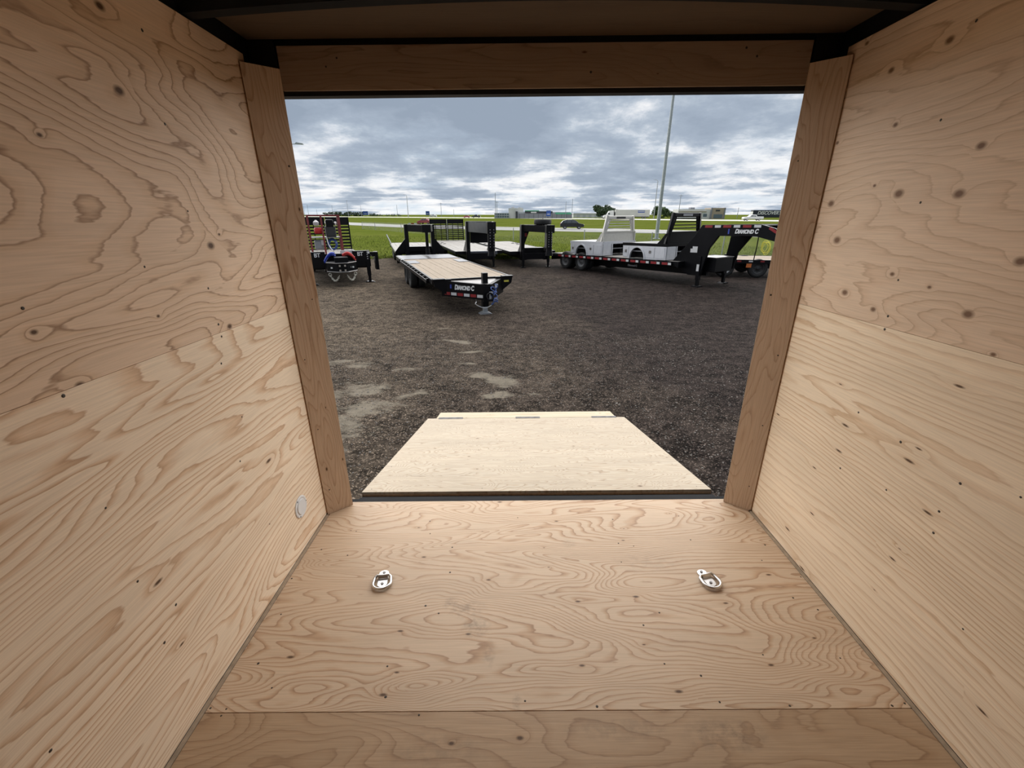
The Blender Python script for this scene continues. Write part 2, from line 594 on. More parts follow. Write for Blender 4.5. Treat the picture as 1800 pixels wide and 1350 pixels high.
MAT['trailer_white'] = plain('box_trailer_white', (0.4950, 0.4950, 0.4650), 0.5, var=0.05, scale=0.4)
MAT['lamp_clear'] = plain('lamp_lens', (0.75, 0.75, 0.72), 0.2)
MAT['lamp_red'] = plain('red_lamp_lens', (0.45, 0.02, 0.02), 0.3)
MAT['galv'] = plain('galvanised_post', (0.3220, 0.3360, 0.3500), 0.5, 0.3, 0.1)
MAT['pole_grey'] = plain('grey_lamp_pole', (0.3150, 0.3450, 0.3600), 0.55, 0.2, 0.1)
MAT['pole_far'] = plain('weathered_utility_pole', (0.2640, 0.2880, 0.3200), 0.8)
MAT['conc'] = plain('pale_wall_cladding', (0.4704, 0.4872, 0.5040), 0.8, var=0.06, scale=0.2)
MAT['wall_white'] = plain('white_wall_cladding', (0.6221, 0.6221, 0.6048), 0.8, var=0.04, scale=0.2)
MAT['wall_grey'] = plain('grey_wall_cladding', (0.2093, 0.2173, 0.2415), 0.8, var=0.08, scale=0.2)
MAT['wall_beige'] = plain('beige_wall_cladding', (0.3630, 0.2970, 0.2228), 0.8, var=0.05, scale=0.2)
MAT['dark_fascia'] = plain('dark_fascia', (0.03, 0.035, 0.045), 0.5)
MAT['green_fascia'] = plain('green_fascia', (0.0700, 0.3150, 0.1960), 0.5)
MAT['window_pane'] = plain('window_pane', (0.10, 0.14, 0.17), 0.15)
MAT['sign_blue'] = plain('blue_road_sign', (0.0225, 0.0750, 0.3150), 0.5)
MAT['bark'] = plain('tree_bark', (0.08, 0.06, 0.045), 0.9, var=0.3)
MAT['leaf'] = plain('tree_leaf', (0.0338, 0.0638, 0.0225), 0.7, var=0.5, scale=0.6)
MAT['leaf_light'] = plain('tree_leaf_light', (0.0562, 0.1013, 0.0300), 0.7, var=0.5, scale=0.6)
MAT['asphalt'] = plain('pale_road_surface', (0.2448, 0.2412, 0.2304), 0.85, var=0.08, scale=0.3)
MAT['line_paint'] = plain('road_line_paint', (0.5184, 0.5040, 0.4320), 0.7, var=0.05)


def grass_mat():
    mt, N, L, b = new_mat('field_grass')
    tc = N.new('ShaderNodeTexCoord')
    def nz(s, d, r=0.6):
        n = N.new('ShaderNodeTexNoise')
        n.inputs['Scale'].default_value = s
        n.inputs['Detail'].default_value = d
        n.inputs['Roughness'].default_value = r
        L.new(tc.outputs['Object'], n.inputs['Vector'])
        return n.outputs['Fac']
    a, c = nz(0.12, 5), nz(2.2, 6, 0.7)
    mx = N.new('ShaderNodeMath')
    mx.operation = 'MULTIPLY_ADD'
    L.new(c, mx.inputs[0])
    mx.inputs[1].default_value = 0.55
    ad = N.new('ShaderNodeMath')
    ad.operation = 'MULTIPLY'
    L.new(a, ad.inputs[0])
    ad.inputs[1].default_value = 0.5
    L.new(ad.outputs[0], mx.inputs[2])
    rp = N.new('ShaderNodeValToRGB')
    cr = rp.color_ramp
    pts = [(0.36, (0.0505, 0.0711, 0.0092)), (0.50, (0.0803, 0.1009, 0.0165)), (0.60, (0.1009, 0.1147, 0.0248)), (0.72, (0.1239, 0.1285, 0.0363))]
    while len(cr.elements) < len(pts):
        cr.elements.new(0.5)
    for e, (p, q) in zip(cr.elements, pts):
        e.position, e.color = p, (*q, 1)
    L.new(mx.outputs[0], rp.inputs[0])
    L.new(rp.outputs[0], b.inputs['Base Color'])
    b.inputs['Roughness'].default_value = 0.95
    b.inputs['Specular IOR Level'].default_value = 0.0
    bp = N.new('ShaderNodeBump')
    bp.inputs['Strength'].default_value = 0.5
    bp.inputs['Distance'].default_value = 0.1
    L.new(c, bp.inputs['Height'])
    L.new(bp.outputs[0], b.inputs['Normal'])
    return mt


# pale dried-out patches on the gravel: (x, y, rx, ry, turn, strength)
PATCHES = [(-1.25, 6.15, 0.40, 0.16, -0.5, 1.0), (-0.90, 5.35, 0.30, 0.10, 0.2, 0.9), (-0.85, 4.62, 0.22, 0.10, 0, 0.7),
           (-0.60, 4.0, 0.28, 0.20, -0.6, 0.9), (-0.28, 3.75, 0.36, 0.26, -0.7, 1.0), (-0.33, 3.2, 0.24, 0.18, 0.3, 0.9),
           (-2.25, 3.4, 0.55, 0.35, 0.3, 0.75), (-1.95, 2.75, 0.55, 0.35, 0.2, 0.8), (-2.1, 2.2, 0.35, 0.4, 0, 0.8),
           (-1.85, 4.3, 0.35, 0.12, 0.1, 0.8), (-1.5, 3.2, 0.35, 0.15, 0.6, 0.6), (-2.9, 3.0, 0.7, 0.8, 0, 0.7),
           (-1.6, 7.4, 0.5, 0.12, 0, 0.5), (0.2, 3.2, .3, .1, 0, .5), (-2.6, 2.0, .8, .9, 0, 1.0), (-3.0, 4.6, .8, .4, 0, .6), (-3.6, 8.6, 1.2, 0.5, 0.3, 0.35), (-3.0, 6.2, 0.7, 0.2, 0.2, 0.3)]


def gravel_mat():
    mt, N, L, b = new_mat('dark_gravel')
    tc = N.new('ShaderNodeTexCoord')
    sp = N.new('ShaderNodeSeparateXYZ')
    L.new(tc.outputs['Object'], sp.inputs[0])

    def m(op, a, c=None, clamp=False):
        n = N.new('ShaderNodeMath')
        n.operation = op
        n.use_clamp = clamp
        for i, q in enumerate((a, c)):
            if q is None:
                continue
            if isinstance(q, (int, float)):
                n.inputs[i].default_value = q
            else:
                L.new(q, n.inputs[i])
        return n.outputs[0]

    def nz(s, d, r=0.6, vec=None):
        n = N.new('ShaderNodeTexNoise')
        n.inputs['Scale'].default_value = s
        n.inputs['Detail'].default_value = d
        n.inputs['Roughness'].default_value = r
        L.new(vec or tc.outputs['Object'], n.inputs['Vector'])
        return n.outputs['Fac']

    X, Y = sp.outputs[0], sp.outputs[1]
    acc = None
    for (x, y, rx, ry, t, s) in PATCHES:
        dx, dy = m('SUBTRACT', X, x), m('SUBTRACT', Y, y)
        c_, s_ = math.cos(t), math.sin(t)
        a = m('MULTIPLY', m('ADD', m('MULTIPLY', dx, c_), m('MULTIPLY', dy, s_)), 1 / rx)
        c = m('MULTIPLY', m('SUBTRACT', m('MULTIPLY', dy, c_), m('MULTIPLY', dx, s_)), 1 / ry)
        e = m('MULTIPLY', m('SUBTRACT', 1.35, m('SQRT', m('ADD', m('MULTIPLY', a, a), m('MULTIPLY', c, c))), True), s)
        acc = e if acc is None else m('MAXIMUM', acc, e)
    st = N.new('ShaderNodeCombineXYZ')
    L.new(m('MULTIPLY', X, 1.7), st.inputs[0])
    L.new(m('MULTIPLY', Y, 2.6), st.inputs[1])
    brk = nz(1.5, 10, 0.72, st.outputs[0])
    pm = m('MULTIPLY', m('SUBTRACT', m('ADD', m('MULTIPLY', acc, 0.52), m('MULTIPLY', brk, 1.25)), 0.86), 6.0, True)
    streak = nz(0.8, 7, 0.7, st.outputs[0])
    big = nz(0.35, 4, 0.6)
    mid = nz(6.0, 6, 0.7)
    vo = N.new('ShaderNodeTexVoronoi')
    vo.inputs['Scale'].default_value = 75
    L.new(tc.outputs['Object'], vo.inputs['Vector'])
    sc = N.new('ShaderNodeSeparateColor')
    L.new(vo.outputs['Color'], sc.inputs[0])
    stone = sc.outputs[0]
    # browner, dustier ground towards the left of the lot, darker crushed asphalt to the right
    side = m('ADD', m('MULTIPLY', m('SUBTRACT', 0.8, X), 0.13), m('MULTIPLY', m('SUBTRACT', big, 0.5), 1.2))
    side = m('ADD', side, 0.25, True)
    mixs = N.new('ShaderNodeMix')
    mixs.data_type = 'RGBA'
    L.new(side, mixs.inputs[0])
    mixs.inputs[6].default_value = (0.0261, 0.0200, 0.0175, 1)
    mixs.inputs[7].default_value = (0.0827, 0.0648, 0.0476, 1)
    val = m('ADD', m('ADD', m('MULTIPLY', m('SUBTRACT', mid, 0.5), 3.6), m('MULTIPLY', m('SUBTRACT', streak, 0.5), 1.6)), m('ADD', m('MULTIPLY', m('POWER', stone, 7.0), 3.2), 0.62))
    val = m('MAXIMUM', val, 0.25)
    cg = N.new('ShaderNodeCombineColor')
    for i in range(3):
        L.new(val, cg.inputs[i])
    mu = N.new('ShaderNodeMix')
    mu.data_type = 'RGBA'
    mu.blend_type = 'MULTIPLY'
    mu.inputs[0].default_value = 1
    L.new(mixs.outputs[2], mu.inputs[6])
    L.new(cg.outputs[0], mu.inputs[7])
    mp = N.new('ShaderNodeMix')
    mp.data_type = 'RGBA'
    L.new(m('MULTIPLY', pm, m('MULTIPLY', m('ADD', mid, 0.25), 1.05, True)), mp.inputs[0])
    L.new(mu.outputs[2], mp.inputs[6])
    mp.inputs[7].default_value = (0.1803, 0.1560, 0.1214, 1)
    L.new(mp.outputs[2], b.inputs['Base Color'])
    b.inputs['Roughness'].default_value = 0.95
    b.inputs['Specular IOR Level'].default_value = 0.04
    bp = N.new('ShaderNodeBump')
    bp.inputs['Strength'].default_value = 0.8
    bp.inputs['Distance'].default_value = 0.02
    L.new(m('ADD', m('MULTIPLY', stone, 0.5), mid), bp.inputs['Height'])
    L.new(bp.outputs[0], b.inputs['Normal'])
    return mt


MAT['grass'] = grass_mat()
MAT['gravel'] = gravel_mat()
MAT['stone'] = plain('loose_stone', (0.1500, 0.1350, 0.1200), 0.9, var=0.85, scale=14)
MAT['blade'] = plain('grass_blade', (0.1138, 0.1410, 0.0242), 0.8, var=0.3, scale=0.8, spec=0.2)

# ------------------------------------------------------------------ the cargo trailer interior (square frame, carried by MI)
XW, YF, ZT = 1.25, -4.3, 2.264
screw_mesh = MB().lathe([(0.0008, 0.0), (0.0012, 0.0025), (0.0, 0.0052)], (0, 0, 0), (0, 0, 1), 8).mesh('screw')
screw_mesh.materials.append(MAT['screw'])


def screw(parent, loc, nrm):
    o = bpy.data.objects.new('screw', screw_mesh)
    C.objects.link(o)
    o.parent = parent
    o.rotation_mode = 'QUATERNION'
    o.rotation_quaternion = Vector((0, 0, 1)).rotation_difference(Vector(nrm))
    o.location = loc
    k = random.uniform(0.6, 1.0)
    o.scale = (k, k, 1)


floor = empty('floor', 'plywood floor of the cargo trailer', kind='structure', mat=MI)
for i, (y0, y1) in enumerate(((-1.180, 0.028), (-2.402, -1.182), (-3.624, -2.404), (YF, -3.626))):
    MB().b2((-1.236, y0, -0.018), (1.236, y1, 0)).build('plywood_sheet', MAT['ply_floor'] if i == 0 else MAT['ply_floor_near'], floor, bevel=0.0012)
MB().b2((-1.29, YF - .05, -0.10), (1.29, -0.03, -0.0185)).build('floor_frame', MAT['black_steel'], floor)
FS = [(-0.63, -0.16), (-0.61, -0.266), (-0.474, -0.373), (-1.027, -0.242), (-1.162, -0.382), (-1.009, -0.425), (-0.125, -0.136), (0.421, -0.158), (0.809, -0.132), (0.408, -0.353), (0.483, -0.375), (0.391, -0.487), (0.8, -0.331), (1.175, -0.374), (1.098, -0.483), (-1.173, -0.779), (-1.224, -0.577), (-0.545, -0.74), (-0.48, -0.78), (-0.64, -1.017), (-0.615, -1.131), (-1.045, -1.096), (-1.148, -1.002), (-1.226, -1.165), (-1.172, -1.19), (-1.168, -1.168), (-0.482, -1.192), (-0.462, -0.546), (1.225, -0.591), (1.113, -0.712), (1.182, -0.776), (0.485, -0.785), (0.398, -0.846), (0.828, -0.981), (1.12, -0.997), (0.43, -1.015), (0.551, -1.062), (0.578, -1.156), (1.225, -1.165), (1.175, -1.172), (0.818, -1.170), (-0.112, -1.148), (0.141, -1.168)]
for x, y in FS:
    screw(floor, (x, y, 0.0002), (0, 0, 1))

LS = [(-0.606, 1.904), (-0.604, 1.646), (-0.601, 1.386), (-1.211, 1.426), (-0.596, 1.252), (-0.596, 1.205), (-0.849, 1.484), (-1.202, 1.209), (-1.211, 0.885), (-1.207, 0.624), (-1.203, 0.37), (-0.598, 0.87), (-0.673, 0.708), (-0.596, 0.337), (-0.635, 1.11), (-1.126, 0.443), (-1.531, 0.434), (-0.6, 2.15), (-1.21, 2.15), (-1.21, 1.66)]
RS = [(-0.58, 1.897), (-0.597, 1.65), (-0.602, 1.392), (-0.605, 1.261), (-0.608, 1.212), (-0.604, 0.869), (-0.598, 0.605), (-1.185, 0.877), (-1.021, 0.619), (-1.012, 0.698), (-0.811, 0.846), (-1.037, 0.822), (-0.82, 0.649), (-1.2, 1.4), (-0.6, 2.15), (-1.2, 0.4)]
for side, sx in (('left', -1), ('right', 1)):
    w = empty('wall_' + side, 'plywood panelled side wall on the %s of the trailer interior' % side, kind='structure', mat=MI)
    for k, y0 in enumerate((YF, -2.49)):
        y1 = (-2.493, -0.045)[k]
        MB().b2((sx * XW, y0, 0.008), (sx * (XW + .012), y1, 1.2195)).build('plywood_panel', MAT['ply_%s_low' % side], w, bevel=0.001)
        MB().b2((sx * XW, y0, 1.2205), (sx * (XW + .012), y1, ZT)).build('plywood_panel', MAT['ply_%s_up' % side], w, bevel=0.001)
    MB().b2((sx * 1.263, YF - .05, -0.10), (sx * 1.30, 0.085, 2.44)).build('outer_skin', MAT['black_steel'], w)
    for y, z in (LS if sx < 0 else RS):
        screw(w, (sx * (XW - 0.0003), y, z), (-sx, 0, 0))
    bb = MB().b2((sx * 1.2365, YF, 0.0), (sx * 1.2498, -0.10, 0.006)).build('baseboard_' + side, MAT['gap'])
    bb.matrix_world = MI
    tag(bb, 'thin grey-brown strip along the %s wall foot' % side, kind='structure')

wf = empty('wall_front', 'plywood front wall behind the viewer', kind='structure', mat=MI)
MB().b2((-XW, YF - .012, 0), (XW, YF, 1.2195)).build('plywood_panel', MAT['ply_left_low'], wf)
MB().b2((-XW, YF - .012, 1.2205), (XW, YF, 2.33)).build('plywood_panel', MAT['ply_left_up'], wf)
MB().b2((-1.30, YF - .09, -0.1), (1.30, YF - .05, 2.44)).build('outer_skin', MAT['black_steel'], wf)

ce = empty('ceiling', 'dark trailer ceiling with black steel roof bows', kind='structure', mat=MI)
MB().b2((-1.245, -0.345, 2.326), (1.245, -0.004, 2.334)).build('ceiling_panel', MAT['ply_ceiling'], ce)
MB().b2((-1.262, YF - .05, 2.36), (1.262, 0.09, 2.37)).build('roof_lining', MAT['bounce_liner'], ce)  # out of view behind the bows, its white chosen for bounce
MB().b2((-1.30, YF - .09, 2.40), (1.30, 0.10, 2.44)).build('outer_skin', MAT['black_steel'], ce)


def bow(y):
    m = MB()
    n = 14
    pts = []
    for i in range(n + 1):
        x = -1.262 + 2.524 * i / n
        pts.append((x, 2.272 + 0.042 * (1 - (x / 1.262) ** 2)))
    poly = pts + [(x, z + 0.055) for x, z in reversed(pts)]
    m.prism(poly, 'xz', y - 0.05, y)
    return m


first = bow(0).build('roof_bow', MAT['sill_black'], ce)
first.location = (0, -0.335, 0)
for k in range(1, 7):
    dup(first, ce, (0, -0.335 - 0.61 * k, 0))

# corner posts, header board, black door frame
for k, sx in ((1, -1), (2, 1)):
    t = empty('trim_%d' % k, 'narrow angled plywood corner post at the %s edge of the doorway' % ('left' if sx < 0 else 'right'), kind='structure', mat=MI)
    m = MB()
    a, b_ = (sx * 1.243, -0.0965), (sx * 1.1291, 0.0)
    d = Vector((b_[0] - a[0], b_[1] - a[1])).normalized()
    n2 = Vector((-d.y, d.x)) if (-d.y * 0 + d.x * 1) * 1 > 0 else Vector((d.y, -d.x))
    if n2.y < 0:
        n2 = -n2
    poly = [a, b_, (b_[0] + n2.x * .012, b_[1] + n2.y * .012), (a[0] + n2.x * .012, a[1] + n2.y * .012)]
    m.prism(poly, 'xy', 0.001, 2.2239)
    m.build('post_board', MAT['ply_post'], t, bevel=0.0008)
    nrm = (-n2.x, -n2.y, 0)
    for z in (0.16, 0.55, 0.95, 1.25, 1.85):
        f = 0.22 if int(z * 10) % 2 else 0.8
        screw(t, (a[0] + (b_[0] - a[0]) * f, a[1] + (b_[1] - a[1]) * f, z), nrm)
    MB().b2((sx * 1.165, 0.013, -0.03), (sx * 1.262, 0.050, 2.40)).build('door_jamb', MAT['black_steel'], t)
    MB().b2((sx * 1.1365, -0.001, 0.0), (sx * 1.25, 0.013, 2.36)).build('corner_tube', MAT['black_steel'], t)
t = empty('trim_3', 'plywood header board above the doorway', kind='structure', mat=MI)
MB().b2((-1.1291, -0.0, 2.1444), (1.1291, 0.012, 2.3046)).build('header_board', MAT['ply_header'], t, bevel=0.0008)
MB().b2((-1.262, 0.0135, 2.127), (1.262, 0.060, 2.40)).build('door_head_tube', MAT['black_steel'], t)
for x, z in ((-0.93, 2.23), (-0.88, 2.26), (0.85, 2.28), (0.9, 2.25), (0.2, 2.2)):
    screw(t, (x, -0.0002, z), (0, -1, 0))

# rear sill and the lowered ramp
s = empty('sill', 'black steel rear sill between floor and ramp', kind='structure', mat=MI)
MB().b2((-1.26, 0.028, -0.10), (1.26, 0.062, -0.004)).build('sill_rail', MAT['sill_black'], s, bevel=0.003)
MB().b2((-1.13, 0.062, -0.075), (1.13, 0.118, -0.030)).build('sill_channel', MAT['sill_black'], s, bevel=0.004)
MB().cyl((-1.12, 0.128, -0.052), (1.12, 0.128, -0.052), 0.012, n=12).build('hinge_rod', MAT['sill_black'], s, smooth_f=True)

A_R, B_R = Vector((0, 0.172, -0.030)), Vector((0, 2.30, -0.505))
ramp_dir = (B_R - A_R).normalized()
ramp_n = Vector((1, 0, 0)).cross(ramp_dir)
RL = (B_R - A_R).length
MR = MI @ face_m(A_R, (1, 0, 0), ramp_dir)
rp = empty('ramp_door', 'lowered plywood ramp door with hinged extension flap', 'ramp', mat=MR)
HW = 1.137
MB().b2((-HW, 0.0, -0.017), (HW, 0.93, 0)).build('plywood_sheet', MAT['ply_ramp'], rp, bevel=0.001)
MB().b2((-HW, 0.931, -0.017), (HW, RL, 0)).build('plywood_sheet', MAT['ply_ramp'], rp, bevel=0.001)
MB().b2((-HW + .002, -0.002, -0.030), (HW - .002, 0.010, -0.0175)).build('edge_strip', MAT['ply_edge'], rp)
fr = MB()
for x in (-HW + .02, -0.38, 0.38, HW - .02):
    fr.b2((x - .018, 0.01, -0.062), (x + .018, RL - .01, -0.0175))
fr.b2((-HW, 0.0, -0.062), (HW, 0.03, -0.031))
fr.b2((-HW, RL - .03, -0.062), (HW, RL, -0.0175))
fr.build('ramp_frame', MAT['black_steel'], rp)
fl = MB().b2((-1.04, RL + .012, -0.030), (1.04, RL + .30, -0.004)).build('flap', MAT['pine_board'], rp, bevel=0.002)
fl.rotation_euler = (R(1.2), 0, 0)
fl.location = (0, 0, -RL * math.sin(R(1.2)) + .004)
hg = MB()
hg.b2((-0.14, RL - .035, 0.0), (0.14, RL + .0, 0.004)).cyl((-0.14, RL + .006, 0.004), (0.14, RL + .006, 0.004), 0.008, n=10)
h0 = hg.build('flap_hinge', MAT['zinc_dark'], rp, smooth_f=True)
h0.location = (-0.87, 0, 0)
dup(h0, rp, (0.02, 0, 0))
dup(h0, rp, (0.90, 0, 0))
for x in (-1.08, -0.36, 0.36, 1.08):
    for y in (0.05, 0.5, 0.96, 1.5, 2.1):
        screw(rp, (x + random.uniform(-.02, .02), y, 0.0002), (0, 0, 1))


def dring(x, y, rz, label):
    """surface mounted tie-down: strap plate, raised saddle, D shaped ring, two bolts"""
    t = empty('tie_down_ring', label, 'tie-down ring', group='tie-down rings bolted to the floor', mat=MI @ Matrix.Translation((x, y, 0)) @ Matrix.Rotation(rz, 4, 'Z'))
    poly = []
    for k in range(9):
        a = math.pi * k / 8
        poly.append((0.023 * math.cos(a), 0.040 + 0.018 * math.sin(a)))
    for k in range(9):
        a = math.pi + math.pi * k / 8
        poly.append((0.023 * math.cos(a), -0.028 + 0.020 * math.sin(a)))
    MB().prism(poly, 'xy', 0.0, 0.004).build('base_plate', MAT['zinc'], t, bevel=0.0008)
    ar = []
    for k in range(9):
        a = math.pi * k / 8
        ar.append((0.013 + 0.015 * math.cos(a), 0.004 + 0.015 * math.sin(a)))
    ar += [(0.013 - 0.011, 0.004)] + [(0.013 - 0.011 * math.cos(math.pi * k / 6), 0.004 + 0.011 * math.sin(math.pi * k / 6)) for k in range(1, 7)]
    MB().prism(ar, 'yz', -0.021, 0.021).build('saddle', MAT['zinc'], t, smooth_f=True)
    pts = [(-0.028, 0.013), (-0.038, 0.004)]
    for k in range(13):
        a = math.pi + math.pi * k / 12
        pts.append((0.041 * math.cos(a), -0.030 + 0.036 * math.sin(a)))
    pts += [(0.038, 0.004), (0.028, 0.013)]
    ring = [(px, py, 0.012 + max(0, -0.01) + (0.004 if py > 0.01 else 0.0)) for px, py in pts]
    ring += [(0.0, 0.013, 0.014)]
    MB().tube(ring, 0.0068, 10, closed=True).build('ring', MAT['zinc'], t, smooth_f=True)
    for by in (0.043, -0.026):
        MB().cyl((0, by, 0.004), (0, by, 0.009), 0.0075, 0.006, 6).build('bolt', MAT['zinc_dark'], t)


dring(-0.778, -0.590, R(8), 'zinc tie-down ring with D loop, on the floor nearer the round grey wall plate')
dring(0.773, -0.600, R(14), 'zinc tie-down ring with D loop, on the floor at the pale right wall')

pl = empty('wall_cover_plate', 'round pale grey plastic cover plate low on the left plywood wall', 'cover plate',
           mat=MI @ Matrix.Translation((-1.25, -0.335, 0.237)) @ Matrix.Rotation(R(90), 4, 'Y'))
MB().lathe([(0.0, 0.058), (0.003, 0.058), (0.005, 0.055), (0.005, 0.047), (0.0035, 0.045), (0.0035, 0.0)], (0, 0, 0), (0, 0, 1), 40).build('flange', MAT['plastic_grey'], pl, smooth_f=True)
MB().lathe([(0.0036, 0.042), (0.008, 0.039), (0.0085, 0.0)], (0, 0, 0), (0, 0, 1), 36).build('cap', MAT['plastic_grey'], pl, smooth_f=True)
for k in range(3):
    a = R(90 + 120 * k)
    screw(pl, (0.0515 * math.cos(a), 0.0515 * math.sin(a), 0.005), (0, 0, 1))

# ------------------------------------------------------------------ ground
def edge_y(x):
    """where the gravel lot gives way to grass"""
    return 24.4 + 0.9 * noise.noise(Vector((x * 0.23, 3.1, 0))) + 0.5 * noise.noise(Vector((x * 0.9, 7.1, 0)))


g = MB()
xs = [-400, -120, -60, -40] + [-30 + 0.75 * k for k in range(81)] + [40, 60, 120, 400]
ysl = [-8, -2, 0, 1, 2] + [2.5 + 0.5 * k for k in range(15)] + [10, 12, 16, 20, 1e9]
vv = [(x, edge_y(x) if y > 1e8 else y, gz(min(y, 30))) for y in ysl for x in xs]
n = len(xs)
g.add(vv, [(j * n + i, j * n + i + 1, (j + 1) * n + i + 1, (j + 1) * n + i) for j in range(len(ysl) - 1) for i in range(n - 1)])
tag(g.build('ground', MAT['gravel'], smooth_f=True), 'dark gravel lot outside the doorway', kind='structure')
g = MB()
g.add([(-4000, 22.0, ZG - .006), (4000, 22.0, ZG - .006), (4000, 5000, ZG - .006), (-4000, 5000, ZG - .006)], [(0, 1, 2, 3)])
tag(g.build('field', MAT['grass']), 'flat green grass field beyond the lot', kind='structure')


def ribbon(name, a, b, z, mat, label):
    m = MB()
    vv = [(x, y, ZG + z) for x, y in a] + [(x, y, ZG + z) for x, y in b]
    k = len(a)
    m.add(vv, [(i, i + 1, k + i + 1, k + i) for i in range(k - 1)])
    return tag(m.build(name, mat), label, kind='structure')


NEAR_A = [(-120, 208), (-68.8, 150.1), (-39.5, 109.8), (-23.4, 91), (-4.0, 75.5), (5.4, 70.3), (19.9, 61), (30, 51), (45, 34)]
NEAR_B = [(-150, 268), (-88, 195), (-52.6, 147), (-31, 117.0), (-5.0, 95.4), (6.7, 88.1), (24.5, 76), (36, 65), (55, 46)]
ribbon('road_near', NEAR_A, NEAR_B, 0.02, MAT['asphalt'], 'pale two lane road running past the lot')
ribbon('road_near_line', [(x * .985 + .0 * y, y * .985) for x, y in NEAR_B], NEAR_B, 0.035, MAT['line_paint'], 'pale edge line of the near road')
FAR_A = [(-420, 700), (-229.0, 507.6), (-107.0, 400), (-0.1, 303.3), (44.4, 245), (71.1, 205), (97.8, 172), (150, 110)]
FAR_B = [(-520, 840), (-300, 640), (-140, 505), (-0.1, 373.2), (57.1, 300), (89.9, 250), (123.5, 208), (190, 130)]
ribbon('road_far', FAR_A, FAR_B, 0.04, MAT['line_paint'], 'far highway carriageway seen as a pale line')

# loose stones close to the ramp
m = MB()
rs = random.Random(3)
for k in range(9000):
    x = rs.uniform(-3.6, 3.6)
    y = 0.3 + 6.5 * rs.random() ** 1.4
    if abs(x) < 1.2 and y < 2.75:
        continue
    r = rs.uniform(0.004, 0.011) * (1.6 if rs.random() < .06 else 1)
    a = rs.uniform(0, 6.28)
    z = gz(y) + r * 0.25
    ca, sa = math.cos(a) * r, math.sin(a) * r
    k1, k2 = rs.uniform(.7, 1.3), rs.uniform(.5, .9)
    m.add([(x + ca, y + sa, z), (x - sa * k1, y + ca * k1, z + r * .1), (x - ca, y - sa * k1, z), (x + sa, y - ca, z - r * .1), (x + r * .1, y, z + r * k2)],
          [(0, 1, 4), (1, 2, 4), (2, 3, 4), (3, 0, 4)])
tag(m.build('gravel_stones', MAT['stone']), 'loose stones scattered over the dark gravel', 'gravel', kind='stuff')

# rough grass along the edge of the lot
m = MB()
for k in range(42000):
    x = rs.uniform(-27, 20)
    y = edge_y(x) - 0.15 + 30 * rs.random() ** 2.2
    h = rs.uniform(0.04, 0.11) * (1.8 if rs.random() < .06 else 1)
    a = rs.uniform(0, 3.14)
    w = rs.uniform(0.010, 0.022)
    lx, ly = rs.uniform(-.5, .5) * h, rs.uniform(-.5, .5) * h
    m.add([(x - math.cos(a) * w, y - math.sin(a) * w, ZG - .01), (x + math.cos(a) * w, y + math.sin(a) * w, ZG - .01), (x + lx, y + ly, ZG + h)], [(0, 1, 2)])
tag(m.build('grass', MAT['blade']), 'rough green grass at the edge of the gravel lot', 'grass', kind='stuff')

# ------------------------------------------------------------------ trailer pieces
BK = MAT['trailer_black']


def tyre_mesh(r, w, name='wheel'):
    p = [(-w * .36, r * .60), (-w * .47, r * .66), (-w * .5, r * .80), (-w * .46, r * .93), (-w * .36, r * .985), (-w * .15, r), (w * .15, r), (w * .36, r * .985), (w * .46, r * .93),
         (w * .5, r * .80), (w * .47, r * .66), (w * .36, r * .60)]
    me = MB().lathe(p, (0, 0, 0), (1, 0, 0), 28, closed=True).mesh(name, True)
    me.materials.append(MAT['rubber'])
    return me


def rim_mesh(r, w, mat):
    m = MB()
    m.lathe([(-w * .40, r * .62), (-w * .44, r * .58), (-w * .25, r * .52), (-w * .20, r * .20), (-w * .34, r * .16), (-w * .36, 0.0)], (0, 0, 0), (1, 0, 0), 24)
    m.lathe([(w * .40, r * .62), (w * .44, r * .58), (w * .25, r * .52), (w * .20, r * .20), (w * .34, r * .16), (w * .36, 0.0)], (0, 0, 0), (1, 0, 0), 24)
    for k in range(8):
        a = math.pi * k / 4
        for s_ in (-1, 1):
            m.cyl((s_ * w * .2, r * .36 * math.cos(a), r * .36 * math.sin(a)), (s_ * w * .27, r * .36 * math.cos(a), r * .36 * math.sin(a)), r * .05, n=6)
    me = m.mesh('rim', True)
    me.materials.append(mat)
    return me


_wm = {}


def wheel(parent, loc, r, w, rim='rim_grey', name='wheel'):
    key = (round(r, 3), round(w, 3), rim)
    if key not in _wm:
        _wm[key] = (tyre_mesh(r, w), rim_mesh(r, w, MAT[rim]))
    o = bpy.data.objects.new(name, _wm[key][0])
    C.objects.link(o)
    o.parent = parent
    o.location = loc
    q = bpy.data.objects.new('rim', _wm[key][1])
    C.objects.link(q)
    q.parent = o
    return o


def B(name, a, b, mat, parent, bevel=0.0):
    return MB().b2(a, b).build(name, mat, parent, bevel=bevel)


def planks(parent, x0, x1, y0, y1, z, n, mat, zfun=None):
    w = (x1 - x0) / n
    me = MB().b2((-w / 2 + .004, y0, -.04), (w / 2 - .004, y1, 0)).mesh('deck_plank')
    me.materials.append(mat)
    for k in range(n):
        o = bpy.data.objects.new('deck_plank', me)
        C.objects.link(o)
        o.parent = parent
        o.location = (x0 + w * (k + .5), 0, z + 0.002 * (k % 3))
    return


_tape = {}


def tape(parent, loc, right, upv, length, h, red):
    key = (length, h, red)
    if key not in _tape:
        me = MB().b2((-length / 2, -h / 2, -.002), (length / 2, h / 2, .002)).mesh('reflector')
        me.materials.append(MAT['red_tape' if red else 'white_tape'])
        _tape[key] = me
    o = bpy.data.objects.new('reflector', _tape[key])
    C.objects.link(o)
    o.parent = parent
    o.matrix_local = face_m(loc, right, upv)
    return o


